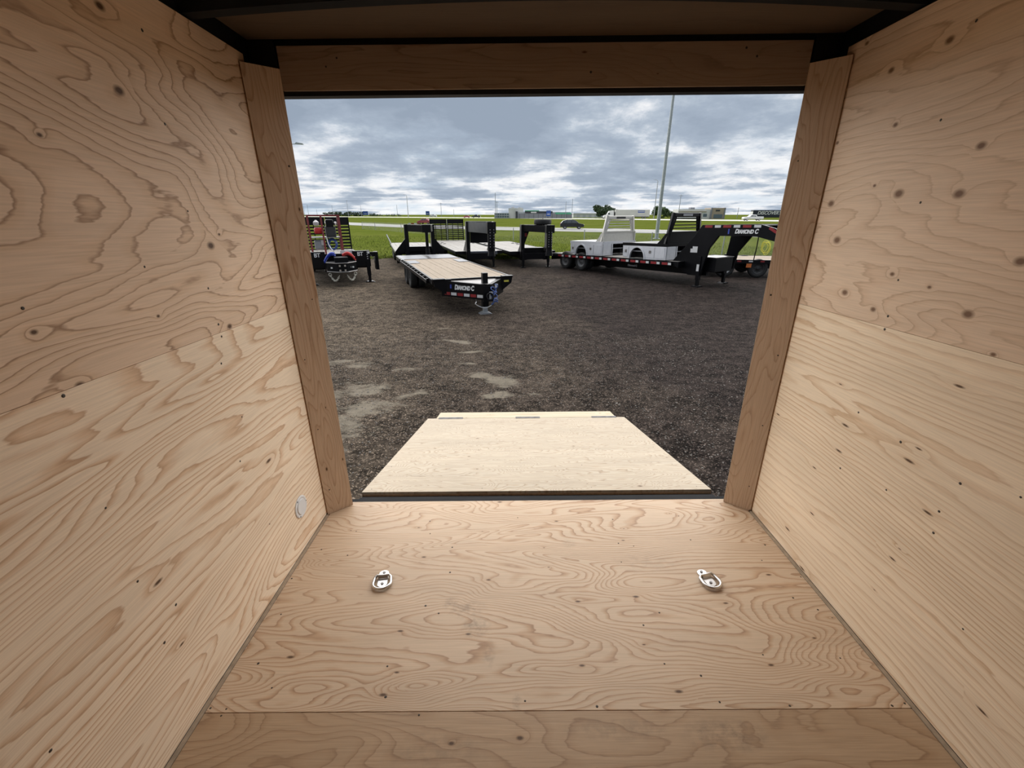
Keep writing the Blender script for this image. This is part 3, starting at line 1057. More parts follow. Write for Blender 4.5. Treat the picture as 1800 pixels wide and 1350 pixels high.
def landing_leg(parent, x, y, ztop, w=0.11, foot=0.28, z0=0.0):
    l = B('landing_leg', (x - w / 2, y - w / 2, z0 + .25), (x + w / 2, y + w / 2, ztop), BK, parent)
    B('leg_tube', (x - w * .38, y - w * .38, z0 + .02), (x + w * .38, y + w * .38, z0 + .26), MAT['zinc_dark'] if w > .2 else BK, l)
    MB().prism([(-foot / 2, 0), (foot / 2, 0), (foot * .3, .04), (-foot * .3, .04)], 'xz', -foot * .4, foot * .4).build('foot_plate', BK, l).location = (x, y, z0)
    return l


def ladder_ramp(parent, x0, x1, y, z0, z1, rows, cols, lean=0.0, capz=0.25):
    """upright loading ramp: two stiles, rows of rungs with open slots, solid plate at its tip"""
    rt = MB()
    M_ = Matrix.Translation((0, y, z0)) @ Matrix.Rotation(lean, 4, 'X')
    H = z1 - z0
    fr = B('ramp_stile', (x0, -.05, 0), (x0 + .06, .05, H), BK, parent)
    fr.matrix_local = M_
    o = B('ramp_stile', (x1 - .06, -.05, 0), (x1, .05, H), BK, parent)
    o.matrix_local = M_
    for c in range(1, cols):
        x = x0 + (x1 - x0) * c / cols
        o = B('ramp_bar', (x - .02, -.04, 0), (x + .02, .04, H), BK, parent)
        o.matrix_local = M_
    step = (H - capz) / rows
    me = MB().b2((x0, -.045, -step * .27), (x1, .045, step * .27)).mesh('ramp_rung')
    me.materials.append(BK)
    for k in range(rows):
        o = bpy.data.objects.new('ramp_rung', me)
        C.objects.link(o)
        o.parent = parent
        o.matrix_local = M_ @ Matrix.Translation((0, 0, step * (k + .35)))
    o = B('ramp_tip_plate', (x0, -.05, H - capz), (x1, .05, H), BK, parent)
    o.matrix_local = M_


def gooseneck(label, loc, th, W=1.2, L=8.0, zd=0.75, nw=0.6, zt=2.05, nl=1.5, tipx=0.0, y0=0.35, wheels=(4.8, 5.9), plank='deck_old', npl=10, group=None, wr=0.39,
              coupler=(0.09, 0.16), gus=0.9, beam_h=0.30, crossmat=None, legs=(1, 1), name='gooseneck_trailer', rim='rim_grey', dots=True, dual=True, tapes=True):
    t = empty(name, label, 'trailer', (loc[0], loc[1], ZG), R(th), group)
    for sx in (-1, 1):
        MB().b2((sx * .5 - .05, -.1, zd - .38), (sx * .5 + .05, y0 + L, zd - .10)).build('main_beam', BK, t)
        MB().b2((sx * W - sx * .05, y0, zd - .12), (sx * W, y0 + L, zd + .012)).build('side_rail', BK, t)
    B('front_rail', (-W, y0 - .06, zd - .14), (W, y0, zd + .012), BK, t)
    B('rear_rail', (-W, y0 + L, zd - .25), (W, y0 + L + .08, zd + .012), BK, t)
    for k in range(int(L / 0.9)):
        B('cross_member', (-W + .05, y0 + .5 + .9 * k, zd - .13), (W - .05, y0 + .56 + .9 * k, zd - .045), BK, t)
    planks(t, -W + .05, W - .05, y0, y0 + L, zd, npl, MAT[plank])
    for wy in wheels:
        MB().cyl((-W + .2, wy, wr), (W - .2, wy, wr), .06, n=10).build('axle', BK, t)
        for sx in (-1, 1):
            wheel(t, (sx * (W - .17), wy, wr), wr, .22, rim)
            if dual:
                wheel(t, (sx * (W - .43), wy, wr), wr, .22, rim)
    for i, sx in enumerate((-1, 1)):
        B('upright', (sx * nw - .09, -.10, zd - .38), (sx * nw + .09, .16, zt), BK, t)
        MB().prism([(.16, zd), (.16 + gus, zd), (.16, zd + gus * .8)], 'yz', sx * nw - .04, sx * nw + .04).build('gusset', BK, t)
        if legs[i]:
            landing_leg(t, sx * nw, -.17, zd + .12)
        MB().bar((sx * nw, 0.02, zt - beam_h / 2), (tipx + sx * .12, -nl, zt - beam_h / 2 - .02), .11, beam_h).build('neck_beam', crossmat or BK, t)
    B('cross_beam', (-nw, -.08, zt - beam_h), (nw, .10, zt), BK, t)
    B('lower_cross_beam', (-nw, -.06, zd - .36), (nw, .06, zd - .06), BK, t)
    B('neck_head', (tipx - .2, -nl - .16, zt - beam_h - .03), (tipx + .2, -nl + .10, zt + .01), BK, t)
    cz = zt - .05
    cp = MB().cyl((tipx, -nl - .05, zd + .16), (tipx, -nl - .05, cz), coupler[0], n=16).build('coupler_tube', BK, t, smooth_f=True)
    MB().cyl((tipx, -nl - .05, zd - .06), (tipx, -nl - .05, zd + .2), coupler[1], coupler[1] * .8, n=16).build('coupler_head', BK, t, smooth_f=True)
    if dots:
        for k in range(7):
            for sx in (-1, 1):
                a = sx * .55
                x = tipx + coupler[0] * math.sin(a)
                y = -nl - .05 - coupler[0] * math.cos(a)
                MB().box((x, y, zd + .35 + k * (zt - zd - .55) / 7), (.02, .012, .03)).build('adjusting_hole', MAT['white_tape'], cp)
    return t


GRP = 'trailers parked on the gravel lot'
# --- bumper-pull deckover trailer in front
tb = empty('deckover_trailer', 'low black trailer with clean pale plank deck and short lettered nose, nearest of all', 'trailer', (-1.15, 9.47, ZG), R(21), GRP)
W, zd, y0, L = 1.12, 0.87, 0.22, 5.75
for sx in (-1, 1):
    B('main_beam', (sx * .5 - .05, y0, zd - .38), (sx * .5 + .05, y0 + L + 1.8, zd - .10), BK, tb)
    B('side_rail', (sx * W - sx * .06, y0, zd - .10), (sx * W, y0 + L, zd + .014), BK, tb)
    rr = MB()
    rr.b2((sx * (W + .07), y0 + .3, zd - .12), (sx * (W + .095), y0 + L, zd - .03))
    rub = rr.build('rub_rail', BK, tb)
    for k in range(12):
        B('stake_pocket', (sx * W, y0 + .4 + .53 * k, zd - .14), (sx * (W + .07), y0 + .48 + .53 * k, zd - .01), BK, tb)
    B('steel_tread_patch', (sx * (W - .06) - sx * .36, y0 + L - 1.55, zd + .0105), (sx * (W - .06), y0 + L - .55, zd + .017), MAT['tread'], tb)
B('front_rail', (-W, y0 - .07, zd - .12), (W, y0, zd + .014), BK, tb)
B('rear_rail', (-W, y0 + L, zd - .12), (W, y0 + L + .05, zd + .014), BK, tb)
planks(tb, -W + .06, W - .06, y0, y0 + L, zd, 11, MAT['deck_new'])
for sx in (-1, 1):
    fp = MB()
    x0_, x1_ = (sx * .08, sx * (W - .02))
    fp.add([(x0_, y0 + L + .05, zd), (x1_, y0 + L + .05, zd), (x1_, y0 + L + 1.75, zd + .01), (x0_, y0 + L + 1.75, zd + .01),
            (x0_, y0 + L + .05, zd - .05), (x1_, y0 + L + .05, zd - .05), (x1_, y0 + L + 1.75, zd - .05), (x0_, y0 + L + 1.75, zd - .05)],
           [(0, 1, 2, 3), (7, 6, 5, 4), (0, 4, 5, 1), (1, 5, 6, 2), (2, 6, 7, 3), (3, 7, 4, 0)])
    fp.build('flip_ramp', MAT['tread'], tb)
    MB().bar((sx * W, y0 + L, zd - .08), (sx * W, y0 + L + 1.8, zd - .07), .06, .14).build('dovetail_rail', BK, tb)
B('dovetail_rear_rail', (-W, y0 + L + 1.76, zd - .30), (W, y0 + L + 1.84, zd + .012), BK, tb)
B('dovetail_spine', (-.07, y0 + L, zd - .25), (.07, y0 + L + 1.8, zd + .005), BK, tb)
for wy in (4.75, 5.72):
    MB().cyl((-W + .2, wy, .37), (W - .2, wy, .37), .06, n=10).build('axle', BK, tb)
    for sx in (-1, 1):
        wheel(tb, (sx * (W - .16), wy, .37), .37, .24, 'rim_black')
        wheel(tb, (sx * (W - .44), wy, .37), .37, .24, 'rim_black')
tip = (0.16, -0.62)
for sx in (-1, 1):
    a = (sx * .84, y0 - .02)
    MB().bar((a[0], a[1], zd - .22), (tip[0] + sx * .07, tip[1], zd - .26), .10, .40).build('tongue_beam', BK, tb)
    # front corner wing plates
    MB().prism([(sx * W, zd + .02), (sx * .62, zd + .02), (sx * .74, zd - .40), (sx * (W - .04), zd - .16)], 'xz', y0 - .16, y0 - .10).build('wing_plate', BK, tb)
    B('wing_lip', (min(sx * W, sx * .80), y0 - .22, zd + .02), (max(sx * W, sx * .80), y0 - .04, zd + .04), BK, tb)
tp = MB()
tp.add([(-.78, y0 - .03, zd - .025), (.78, y0 - .03, zd - .025), (tip[0] + .07, tip[1], zd - .065), (tip[0] - .07, tip[1], zd - .065)], [(0, 1, 2, 3)])
tp.add([(-.78, y0 - .03, zd - .035), (.78, y0 - .03, zd - .035), (tip[0] + .07, tip[1], zd - .075), (tip[0] - .07, tip[1], zd - .075)], [(3, 2, 1, 0)])
tp.build('tongue_plate', MAT['zinc_dark'], tb)
ldir = Vector((tip[0] - .07 + .84, tip[1] - y0 + .02, -.03)).normalized()
lnorm = ldir.cross(Vector((0, 0, 1))).normalized()
mid = Vector((-.84, y0 - .02, zd - .22)) + ldir * .62 + lnorm * .054
text_part('lettering', 'Diamond C', MAT['white_print'], tb, .17, face_m(mid + ldir * .05 + Vector((0, 0, .06)), ldir, (0, 0, 1)), shear=.2, bold=.009, space=.95, sx=.66, caps=.84)
MB().b2((-.022, -.05, 0), (.022, .05, .004)).build('logo_mark', MAT['blue_print'], tb).matrix_local = face_m(mid - ldir * .34 + Vector((0, 0, .07)), ldir, (0, 0, 1))
B('serial_sticker', (-.03, -.07, 0), (.03, .07, .004), MAT['blue_print'], tb).matrix_local = face_m(mid - ldir * .62 + Vector((0, 0, .06)), ldir, (0, 0, 1))
for k in range(6):
    tape(tb, mid + ldir * (-.45 + .19 * k) + Vector((0, 0, -.12)) + lnorm * .002, ldir, (0, 0, 1), .16, .075, k % 2 == 0)
B('wing_sticker', (.86, y0 - .166, zd - .13), (1.00, y0 - .16, zd - .08), MAT['yellow'], tb)
jk = B('tongue_jack', (tip[0] - .08, tip[1] + .16, .20), (tip[0] + .08, tip[1] + .32, zd - .05), BK, tb)
B('jack_top', (tip[0] - .07, tip[1] + .17, zd - .12), (tip[0] + .07, tip[1] + .31, zd + .20), BK, jk)
B('jack_leg', (tip[0] - .055, tip[1] + .185, .03), (tip[0] + .055, tip[1] + .295, .30), MAT['galv'], jk)
MB().prism([(-.17, 0), (.17, 0), (.08, .045), (-.08, .045)], 'xz', tip[1] + .12, tip[1] + .36).build('jack_foot', MAT['galv'], jk).location = (tip[0], 0, 0.0)
B('hitch_plate', (tip[0] - .13, tip[1] - .06, zd - .50), (tip[0] + .13, tip[1] + .04, zd - .10), BK, tb)
MB().tube([(tip[0] + .02 + .085 * math.cos(a), tip[1] - .14 + .05 * math.sin(a) * .3, zd - .36 + .085 * math.sin(a)) for a in [k * math.pi / 8 for k in range(16)]], .025, 8, closed=True).build('pintle_eye', BK, tb, smooth_f=True)
pts = []
for k in range(60):
    a = k * .5
    pts.append((tip[0] + .16 + .08 * math.sin(a * .9) + .03 * math.sin(k), tip[1] - .08 - .05 * math.cos(a), zd - .10 - .008 * k + .05 * math.cos(a * 1.3)))
MB().tube(pts, .013, 6).build('trailer_cable', MAT['blue_cable'], tb, smooth_f=True)
pts = [(tip[0] - .28 + .02 * math.sin(k), tip[1] + .2 - .05 * k / 10, zd - .08 - .5 * math.sin(math.pi * k / 24)) for k in range(12)] + [(tip[0] - .26 + .35 * k / 8, tip[1] - .04, zd - .60 - .06 * math.sin(math.pi * k / 8)) for k in range(9)]
MB().tube(pts, .012, 6).build('brake_wire', MAT['zinc'], tb, smooth_f=True)
B('tag_plate', (tip[0] + .02, tip[1] - .09, zd - .44), (tip[0] + .11, tip[1] - .082, zd - .24), MAT['white_tape'], tb)
B('small_tag', (tip[0] + .20, tip[1] - .02, zd - .16), (tip[0] + .28, tip[1] - .012, zd - .06), MAT['white_tape'], tb)
for k in range(5):
    MB().bar((-.72 + .17 * k, y0 - .06 - .16 * k * .8, zd - .07), (-.64 + .17 * k, y0 - .13 - .16 * k * .8, zd - .07), .02, .03).build('rope_hook', MAT['zinc_dark'], tb)

# --- goosenecks behind
tc_ = gooseneck('black gooseneck trailer with V neck, directly behind the clean plank deck', (-4.60, 19.5), 17, W=1.2, L=7.2, zd=.78, nw=.62, zt=2.04, nl=1.0, tipx=.22, y0=.5, group=GRP, dots=False, gus=1.0, coupler=(.07, .11))
text_part('lettering', 'Diamond C', MAT['white_print'], tc_, .12, face_m((-.12, -.45, 1.92), (1, -.6, 0), (0, 0, 1)), bold=.006)
for k, rd in enumerate((False, True, False, True)):
    tape(tc_, (-.44 + .14 * k, -.085, 2.08), (1, 0, 0), (0, 0, 1), .12, .05, rd)
for sx in (-1, 1):
    MB().prism([(sx * .6, .78), (sx * 1.24, .78), (sx * .6, 1.52)], 'xz', .02, .10).build('side_gusset', BK, tc_)
B('tool_tray', (-.55, .18, .80), (.55, .75, 1.02), BK, tc_)
MB().bar((-1.15, 7.2, .8), (-1.35, 7.5, 1.3), .05, .05).build('ramp_handle', MAT['galv'], tc_)

td = gooseneck('black gooseneck trailer with ladder ramps raised at its rear end', (-1.72, 20.0), 17, W=1.22, L=10.2, zd=.75, nw=.62, zt=2.16, nl=1.7, tipx=.12, group=GRP, wheels=(6.6, 7.7), beam_h=.46, crossmat=MAT['neck_grey'], coupler=(.17, .18))
B('neck_skirt', (-.50, -.02, 1.18), (.58, .02, 1.74), BK, td)
B('front_tread_plate', (-.5, .10, .60), (.9, .36, .765), MAT['tread'], td)
for k, rd in enumerate((False, False, True, False)):
    tape(td, (-.36 + .22 * k, -.30 - .12 * k, 1.98), (1, -.8, 0), (0, 0, 1), .2, .07, rd)
MB().bar((-.62, .0, 2.17), (.1, -1.7, 2.18), .16, .02).build('neck_top_plate', MAT['tread'], td)
ladder_ramp(td, -1.2, -.02, 10.45, .55, 2.17, 10, 3, R(-3), .30)
ladder_ramp(td, .02, 1.2, 10.45, .55, 2.17, 10, 3, R(-3), .30)
MB().bar((0, 10.3, .6), (0, 10.36, 2.2), .03, .03).build('ramp_prop', MAT['galv'], td)

te = gooseneck('black gooseneck trailer carrying a spare tyre on its neck', (1.00, 20.1), 16, W=1.22, L=8.6, zd=.74, nw=.66, zt=2.02, nl=1.55, tipx=.16, group=GRP, wheels=(5.6, 6.7), beam_h=.30, coupler=(.13, .17), gus=.5)
sp_ = wheel(te, (.22, -.45, 2.15), .42, .24, 'rim_black', 'spare_tyre')
sp_.rotation_euler = (0, R(90), 0)
MB().cyl((.22, -.45, 2.0), (.22, -.45, 2.36), .02, n=8).build('spare_tyre_stud', MAT['zinc_dark'], te)
B('white_sticker', (-.08, -.095, 1.80), (.28, -.085, 1.90), MAT['white_tape'], te)
B('green_sticker', (-.02, -.097, 1.70), (.16, -.087, 1.80), MAT['green_print'], te)
for x, rd in ((-.40, False), (-.27, True), (.38, False), (.58, False)):
    tape(te, (x, -.09, 1.85), (1, 0, 0), (0, 0, 1), .11, .07, rd)
MB().prism([(.08, 1.72), (.36, 1.72), (.08, 1.0)], 'xz', .02, .06).build('corner_gusset', BK, te).location = (-.66, 0, 0)
tape(te, (-.48, .012, 1.55), (1, 0, 0), (0, 0, 1), .12, .16, True)
B('tool_box', (-.5, .2, .68), (.55, .7, .92), BK, te)

# --- long gooseneck flatbed on the right, with two truck beds on it
FL, FT, FZ, FN = (7.28, 14.25), 33.0, 0.70, 0.16     # stands nose up by FN
tf = empty('gooseneck_flatbed', 'long black lettered gooseneck flatbed carrying two truck beds', 'trailer', (*FL, ZG + FN), R(FT), GRP)
tf.rotation_euler = (-FN / 6.5, 0, R(FT))
W = 1.22
for sx in (-1, 1):
    B('main_beam', (sx * .55 - .06, -.3, FZ - .46), (sx * .55 + .06, 7.95, FZ - .12), BK, tf)
    B('side_rail', (sx * W - sx * .05, .55, FZ - .16), (sx * W, 7.95, FZ + .012), BK, tf)
    B('rub_rail', (sx * (W + .06), .75, FZ - .13), (sx * (W + .09), 7.95, FZ - .02), BK, tf)
    for k in range(12):
        B('stake_pocket', (sx * W, .8 + .6 * k, FZ - .16), (sx * (W + .06), .9 + .6 * k, FZ), BK, tf)
planks(tf, -W + .05, W - .05, .55, 7.95, FZ, 10, MAT['deck_old'])
B('front_rail', (-W, .48, FZ - .2), (W, .56, FZ + .012), BK, tf)
B('rear_rail', (-W, 7.95, FZ - .3), (W, 8.05, FZ + .012), BK, tf)
for k in range(13):
    tape(tf, (-W - .093, 1.02 + .52 * k, FZ - .075), (0, -1, 0), (0, 0, 1), .26, .085, True)
    tape(tf, (-W - .093, .80 + .52 * k, FZ - .075), (0, -1, 0), (0, 0, 1), .14, .085, False)
for wy in (5.9, 7.05):
    MB().cyl((-W + .2, wy, .40), (W - .2, wy, .40), .07, n=10).build('axle', BK, tf)
    for sx in (-1, 1):
        wheel(tf, (sx * (W - .18), wy, .41), .41, .24)
        wheel(tf, (sx * (W - .46), wy, .41), .41, .24)
text_part('lettering', 'Diamond C', MAT['white_print'], tf, .11, face_m((-.62, 3.2, FZ - .33), (0, -1, 0), (0, 0, 1)), bold=.004)
zt = 1.98
plate = [(1.05, FZ - .02), (.25, FZ + .86), (-.05, zt), (-2.1, zt), (-2.55, zt - .12), (-2.95, zt - .42), (-2.95, zt - .75), (-2.6, zt - .50), (-2.0, zt - .36), (-.72, zt - .36), (-.42, FZ + .50), (-.20, FZ - .46), (.3, FZ - .46)]
plate_far = [(-.05, zt), (-2.1, zt), (-2.55, zt - .12), (-2.95, zt - .42), (-2.95, zt - .75), (-2.6, zt - .50), (-2.0, zt - .36), (-1.0, zt - .36), (-.55, FZ + .30), (-.45, FZ - .3), (-.05, FZ - .3), (-.15, FZ + .4), (-.2, zt - .36)]
for sx, xn in ((-1, -.80), (1, .80)):
    MB().prism(plate if sx < 0 else plate_far, 'yz', xn - .05, xn + .05).build('neck_side_plate', BK, tf, bevel=.008)
    landing_leg(tf, xn * 1.02, -.12, FZ + .22, .13, .34, z0=-FN)
B('neck_cross_beam', (-.8, -.62, zt - .34), (.8, -.40, zt - .02), BK, tf)
B('neck_top_deck', (-.8, -2.2, zt - .05), (.8, -.2, zt - .02), BK, tf)
B('nose_cross_beam', (-.8, -2.95, zt - .72), (.8, -2.78, zt - .44), BK, tf)
MB().cyl((0, -2.6, .9), (0, -2.6, zt - .3), .10, n=16).build('coupler_tube', BK, tf, smooth_f=True)
MB().cyl((0, -2.6, .72), (0, -2.6, .98), .16, .13, n=16).build('coupler_head', BK, tf, smooth_f=True)
B('tool_box', (-.62, -.62, FZ - .32), (.42, .10, FZ + .16), BK, tf, bevel=.01)
B('tool_box_lid', (-.64, -.64, FZ + .16), (.44, .12, FZ + .19), MAT['zinc_dark'], tf)
text_part('lettering', 'Diamond C', MAT['white_print'], tf, .19, face_m((-.852, -1.66, zt - .215), (0, -1, 0), (0, 0, 1)), shear=.22, bold=.009, space=.97, sx=.80, caps=.84)
MB().b2((-.025, -.08, 0), (.025, .08, .004)).build('logo_mark', MAT['blue_print'], tf).matrix_local = face_m((-.852, -1.06, zt - .215), (0, -1, 0), (0, 0, 1))
for k in range(6):
    tape(tf, (-.853, -.30 - .34 * k, zt - .055), (0, -1, 0), (0, 0, 1), .28 if k % 2 == 0 else .22, .08, k % 2 == 0)
tape(tf, (-.853, -2.55, zt - .2), (0, -1, -.55), (0, -.5, .9), .4, .08, True)
B('warning_label', (-.86, .02, FZ + .34), (-.852, .30, FZ + .47), MAT['white_tape'], tf)
B('warning_label', (-.86, .02, FZ + .47), (-.852, .22, FZ + .55), MAT['white_tape'], tf)
B('leg_label', (-.895, -.16, .40), (-.885, -.06, .64), MAT['white_tape'], tf)
MB().tube([(-.5, -1.9, zt - .3), (-.5, -1.9, zt - .7), (-.5, -1.87, zt - 1.15)], .016, 6).build('hanging_cable', BK, tf)


def truck_bed(label, loc, rz, rack, body, top, rackmat, L=2.55, name='truck_bed'):
    """flat truck bed: deck, side skirts with wheel arch and lockers, slanted headache rack at its front (-y)"""
    t = empty(name, label, 'truck bed', loc, rz, 'truck beds on the long flatbed')
    t.rotation_euler = (-FN / 6.5, 0, rz)
    W, H = 1.06, .55
    ay = L - .80
    B('bed_deck', (-W, 0, H - .05), (W, L, H + .06), top, t)
    for sx in (-1, 1):
        prof = [(0.0, 0.02), (ay - .38, .0)]
        for k in range(13):
            a = math.pi - math.pi * k / 12
            prof.append((ay + .38 * math.cos(a), .0 + .44 * math.sin(a)))
        prof += [(ay + .38, .0), (L - .05, .06), (L - .03, H - .05), (0.0, H - .05)]
        MB().prism(prof, 'yz', sx * (W - .05), sx * W).build('side_skirt', body, t)
        arch = []
        for r in (.38, .43):
            seq = range(13) if r < .4 else range(12, -1, -1)
            for k in seq:
                a = math.pi * k / 12
                arch.append((ay + r * math.cos(a), (r + .06) * math.sin(a)))
        MB().prism(arch, 'yz', sx * W, sx * (W + .03)).build('arch_lip', MAT['alu'], t)
        B('wheel_well', (min(sx * .50, sx * .56), ay - .44, .01), (max(sx * .50, sx * .56), ay + .44, H - .06), MAT['rim_black'], t)
        B('wheel_well_side', (min(sx * .56, sx * (W - .055)), ay - .46, .01), (max(sx * .56, sx * (W - .055)), ay - .43, H - .06), MAT['rim_black'], t)
        B('wheel_well_side', (min(sx * .56, sx * (W - .055)), ay + .43, .01), (max(sx * .56, sx * (W - .055)), ay + .46, H - .06), MAT['rim_black'], t)
        for y0, y1 in ((.05, .50), (.53, ay - .45), (ay + .46, L - .08)):
            d = B('locker_door', (min(sx * W, sx * (W + .012)), y0, .07), (max(sx * W, sx * (W + .012)), y1, H - .09), body if y0 > .1 else MAT['alu'], t)
            if y0 > .1:
                B('door_latch', (min(sx * (W + .012), sx * (W + .025)), (y0 + y1) / 2 - .05, .24), (max(sx * (W + .012), sx * (W + .025)), (y0 + y1) / 2 + .05, .34), MAT['zinc_dark'], d)
        MB().bar((sx * (W - .06), .10, H + .04), (sx * (W - .28), .04, H + rack), .10, .12).build('rack_post', rackmat, t)
        MB().bar((sx * (W - .24), .08, H + .45), (sx * (W - .42), .04, H + rack - .14), .06, .07).build('rack_brace', rackmat, t)
        MB().prism([(.0, H), (.55, H), (.30, H + .22), (.16, H + .40), (.0, H + .46)], 'yz', sx * (W - .10), sx * (W - .05)).build('rack_foot', rackmat, t)
    B('inner_floor', (-W + .06, .1, .28), (W - .06, L - .1, .31), MAT['alu_dull'], t)
    B('front_panel', (-.45, .0, .02), (-.39, .05, H - .05), body, t)
    B('front_panel', (.39, .0, .02), (.45, .05, H - .05), body, t)
    B('front_locker_face', (-W + .06, -.01, .02), (-.5, .03, H - .05), body, t)
    B('front_locker_face', (.5, -.01, .02), (W - .06, .03, H - .05), body, t)
    B('rack_plate', (-W + .1, .04, H + .06), (W - .1, .07, H + .44), rackmat, t)
    B('rack_rail', (-W + .08, .02, H + .44), (W - .08, .08, H + .49), rackmat, t)
    n = 4
    for k in range(n):
        z = H + .49 + (rack - .16 - .49) * (k + 1) / (n + .4)
        B('rack_bar', (-W + .34, .04, z - .02), (W - .34, .08, z + .02), rackmat, t)
    B('rack_top', (-W + .22, .0, H + rack - .15), (W - .22, .12, H + rack), rackmat, t, bevel=.03)
    B('rack_lamp', (-.28, -.012, H + rack - .11), (.28, .0, H + rack - .04), MAT['rim_black'] if rackmat != BK else MAT['alu_dull'], t)
    return t


def on_F(x, y, z=0.0):
    v = Matrix.Rotation(R(FT), 3, 'Z') @ Vector((x, y, 0))
    return (FL[0] + v.x, FL[1] + v.y, ZG + FZ + 0.010 + z + FN - y * FN / 6.5)


truck_bed('silver aluminium truck bed with pale open rack on the long flatbed', on_F(-.10, 4.55), R(FT), 1.12, MAT['alu'], MAT['alu'], MAT['alu_cream'], 2.15)
truck_bed('black topped truck bed with silver lockers and black rack on the long flatbed', on_F(-.10, 1.15), R(FT), 1.15, MAT['alu'], BK, BK, 2.2)

# --- flatbed standing behind the lettered neck, cut by the doorway
tg = empty('flatbed_trailer', 'black flatbed with bare plank deck half hidden behind the lettered neck', 'trailer', (8.15, 17.5, ZG), R(-100), GRP)
gW, gz_, gL = 1.1, .72, 6.0
for sx in (-1, 1):
    B('main_beam', (sx * .5 - .05, -.2, gz_ - .38), (sx * .5 + .05, gL, gz_ - .1), BK, tg)
    B('side_rail', (sx * gW - sx * .05, -.2, gz_ - .14), (sx * gW, gL, gz_ + .012), BK, tg)
planks(tg, -gW + .05, gW - .05, -.2, gL, gz_, 9, MAT['deck_new'])
B('rear_rail', (-gW, -.28, gz_ - .30), (gW, -.2, gz_ + .012), BK, tg)
for wy in (.9, 2.2):
    MB().cyl((-gW + .2, wy, .38), (gW - .2, wy, .38), .06, n=10).build('axle', BK, tg)
    for sx in (-1, 1):
        wheel(tg, (sx * (gW - .14), wy, .38), .38, .24, 'rim_white' if wy < 2 else 'rim_black')
for k in range(6):
    tape(tg, (gW + .003, .5 + .45 * k, gz_ - .05), (0, 1, 0), (0, 0, 1), .16, .06, k % 2 == 0)
B('orange_label', (gW, 1.7, gz_ - .30), (gW + .006, 1.9, gz_ - .14), MAT['orange'], tg)

# --- trailer with raised ramps at the left edge of the doorway
ta = empty('pintle_trailer', 'black trailer with blue and red coiled air hoses and raised rear ramps', 'trailer', (-6.67, 14.5, ZG), R(25), GRP)
aW, az, aL, ad = 1.12, 1.16, 7.0, .80
for sx in (-1, 1):
    B('main_beam', (sx * .5 - .06, .2, ad - .35), (sx * .5 + .06, aL, ad - .1), BK, ta)
    B('side_rail', (sx * aW - sx * .06, .1, ad - .14), (sx * aW, aL, ad + .012), BK, ta)
    B('front_box', (min(sx * .48, sx * 1.12), -.02, az - .56), (max(sx * .48, sx * 1.12), .16, az + .03), BK, ta, bevel=.01)
    text_part('lettering', 'BT', MAT['white_print'], ta, .20, face_m((sx * .76, -.026, az - .09), (1, 0, 0), (0, 0, 1)), bold=.004, space=.9)
    for k in range(4):
        B('rivet_plate', (sx * 1.02 - .02, -.03, az - .04 - .08 * k), (sx * 1.02 + .02, -.02, az - .01 - .08 * k), MAT['white_tape'], ta)
    B('marker_lamp', (sx * 1.07 - .04, -.035, az - .08), (sx * 1.07 + .04, -.02, az - .0), MAT['lamp_clear'], ta)
    landing_leg(ta, sx * 1.02, .02, az - .30, .13, .36)
planks(ta, -aW + .06, aW - .06, .17, aL, ad, 9, MAT['deck_old'])
B('front_cross_beam', (-.5, .10, az - .14), (.5, .18, az - .06), BK, ta)
B('front_wall', (-1.1, .2, az - .62), (1.1, .26, az - .10), BK, ta)
B('document_box', (.06, .02, az - .06), (.52, .10, az + .06), MAT['white_tape'], ta)
for wy in (4.6, 5.7):
    MB().cyl((-.9, wy, .40), (.9, wy, .40), .07, n=10).build('axle', BK, ta)
    for sx in (-1, 1):
        wheel(ta, (sx * .94, wy, .40), .40, .25)
ng = MB()
ng.prism([(-.56, -.1), (-.50, -.62), (-.16, -.95), (.16, -.95), (.50, -.62), (.56, -.1)], 'xy', az - .62, az - .30)
nose = ng.build('tongue_nose', BK, ta, bevel=.01)
B('tongue_top_box', (-.22, -.85, az - .30), (.24, -.4, az - .12), BK, ta, bevel=.01)
MB().tube([(-.52, -.66, az - .30), (-.18, -.97, az - .31), (.18, -.97, az - .31), (.52, -.66, az - .30)], .018, 6).build('nose_trim', MAT['zinc_dark'], ta)
MB().tube([(-.52, -.66, az - .61), (-.18, -.97, az - .62), (.18, -.97, az - .62), (.52, -.66, az - .61)], .018, 6).build('nose_trim', MAT['zinc_dark'], ta)
for x, z in ((-.09, -.40), (.09, -.40), (-.09, -.56), (.09, -.56)):
    B('hitch_bolt', (x - .03, -.98, az + z - .03), (x + .03, -.945, az + z + .03), MAT['zinc'], ta)
for x in (-.36, -.26, .28, .38):
    B('nose_lamp', (x - .03, -.80 - .0, az - .50), (x + .03, -.72 - (.0), az - .45), MAT['lamp_clear'], ta).location = (0, -.02, 0)


def coil(parent, p0, p1, sag, mat, turns=14, r=.06):
    pts = []
    p0, p1 = Vector(p0), Vector(p1)
    n = turns * 10
    for k in range(n + 1):
        f = k / n
        c = p0.lerp(p1, f) + Vector((0, 0, sag * math.sin(math.pi * f)))
        a = 2 * math.pi * turns * f
        pts.append(c + Vector((.35 * r * math.cos(a), r * math.cos(a), r * math.sin(a))))
    MB().tube(pts, .013, 5).build('coiled_air_hose', mat, parent, smooth_f=True)


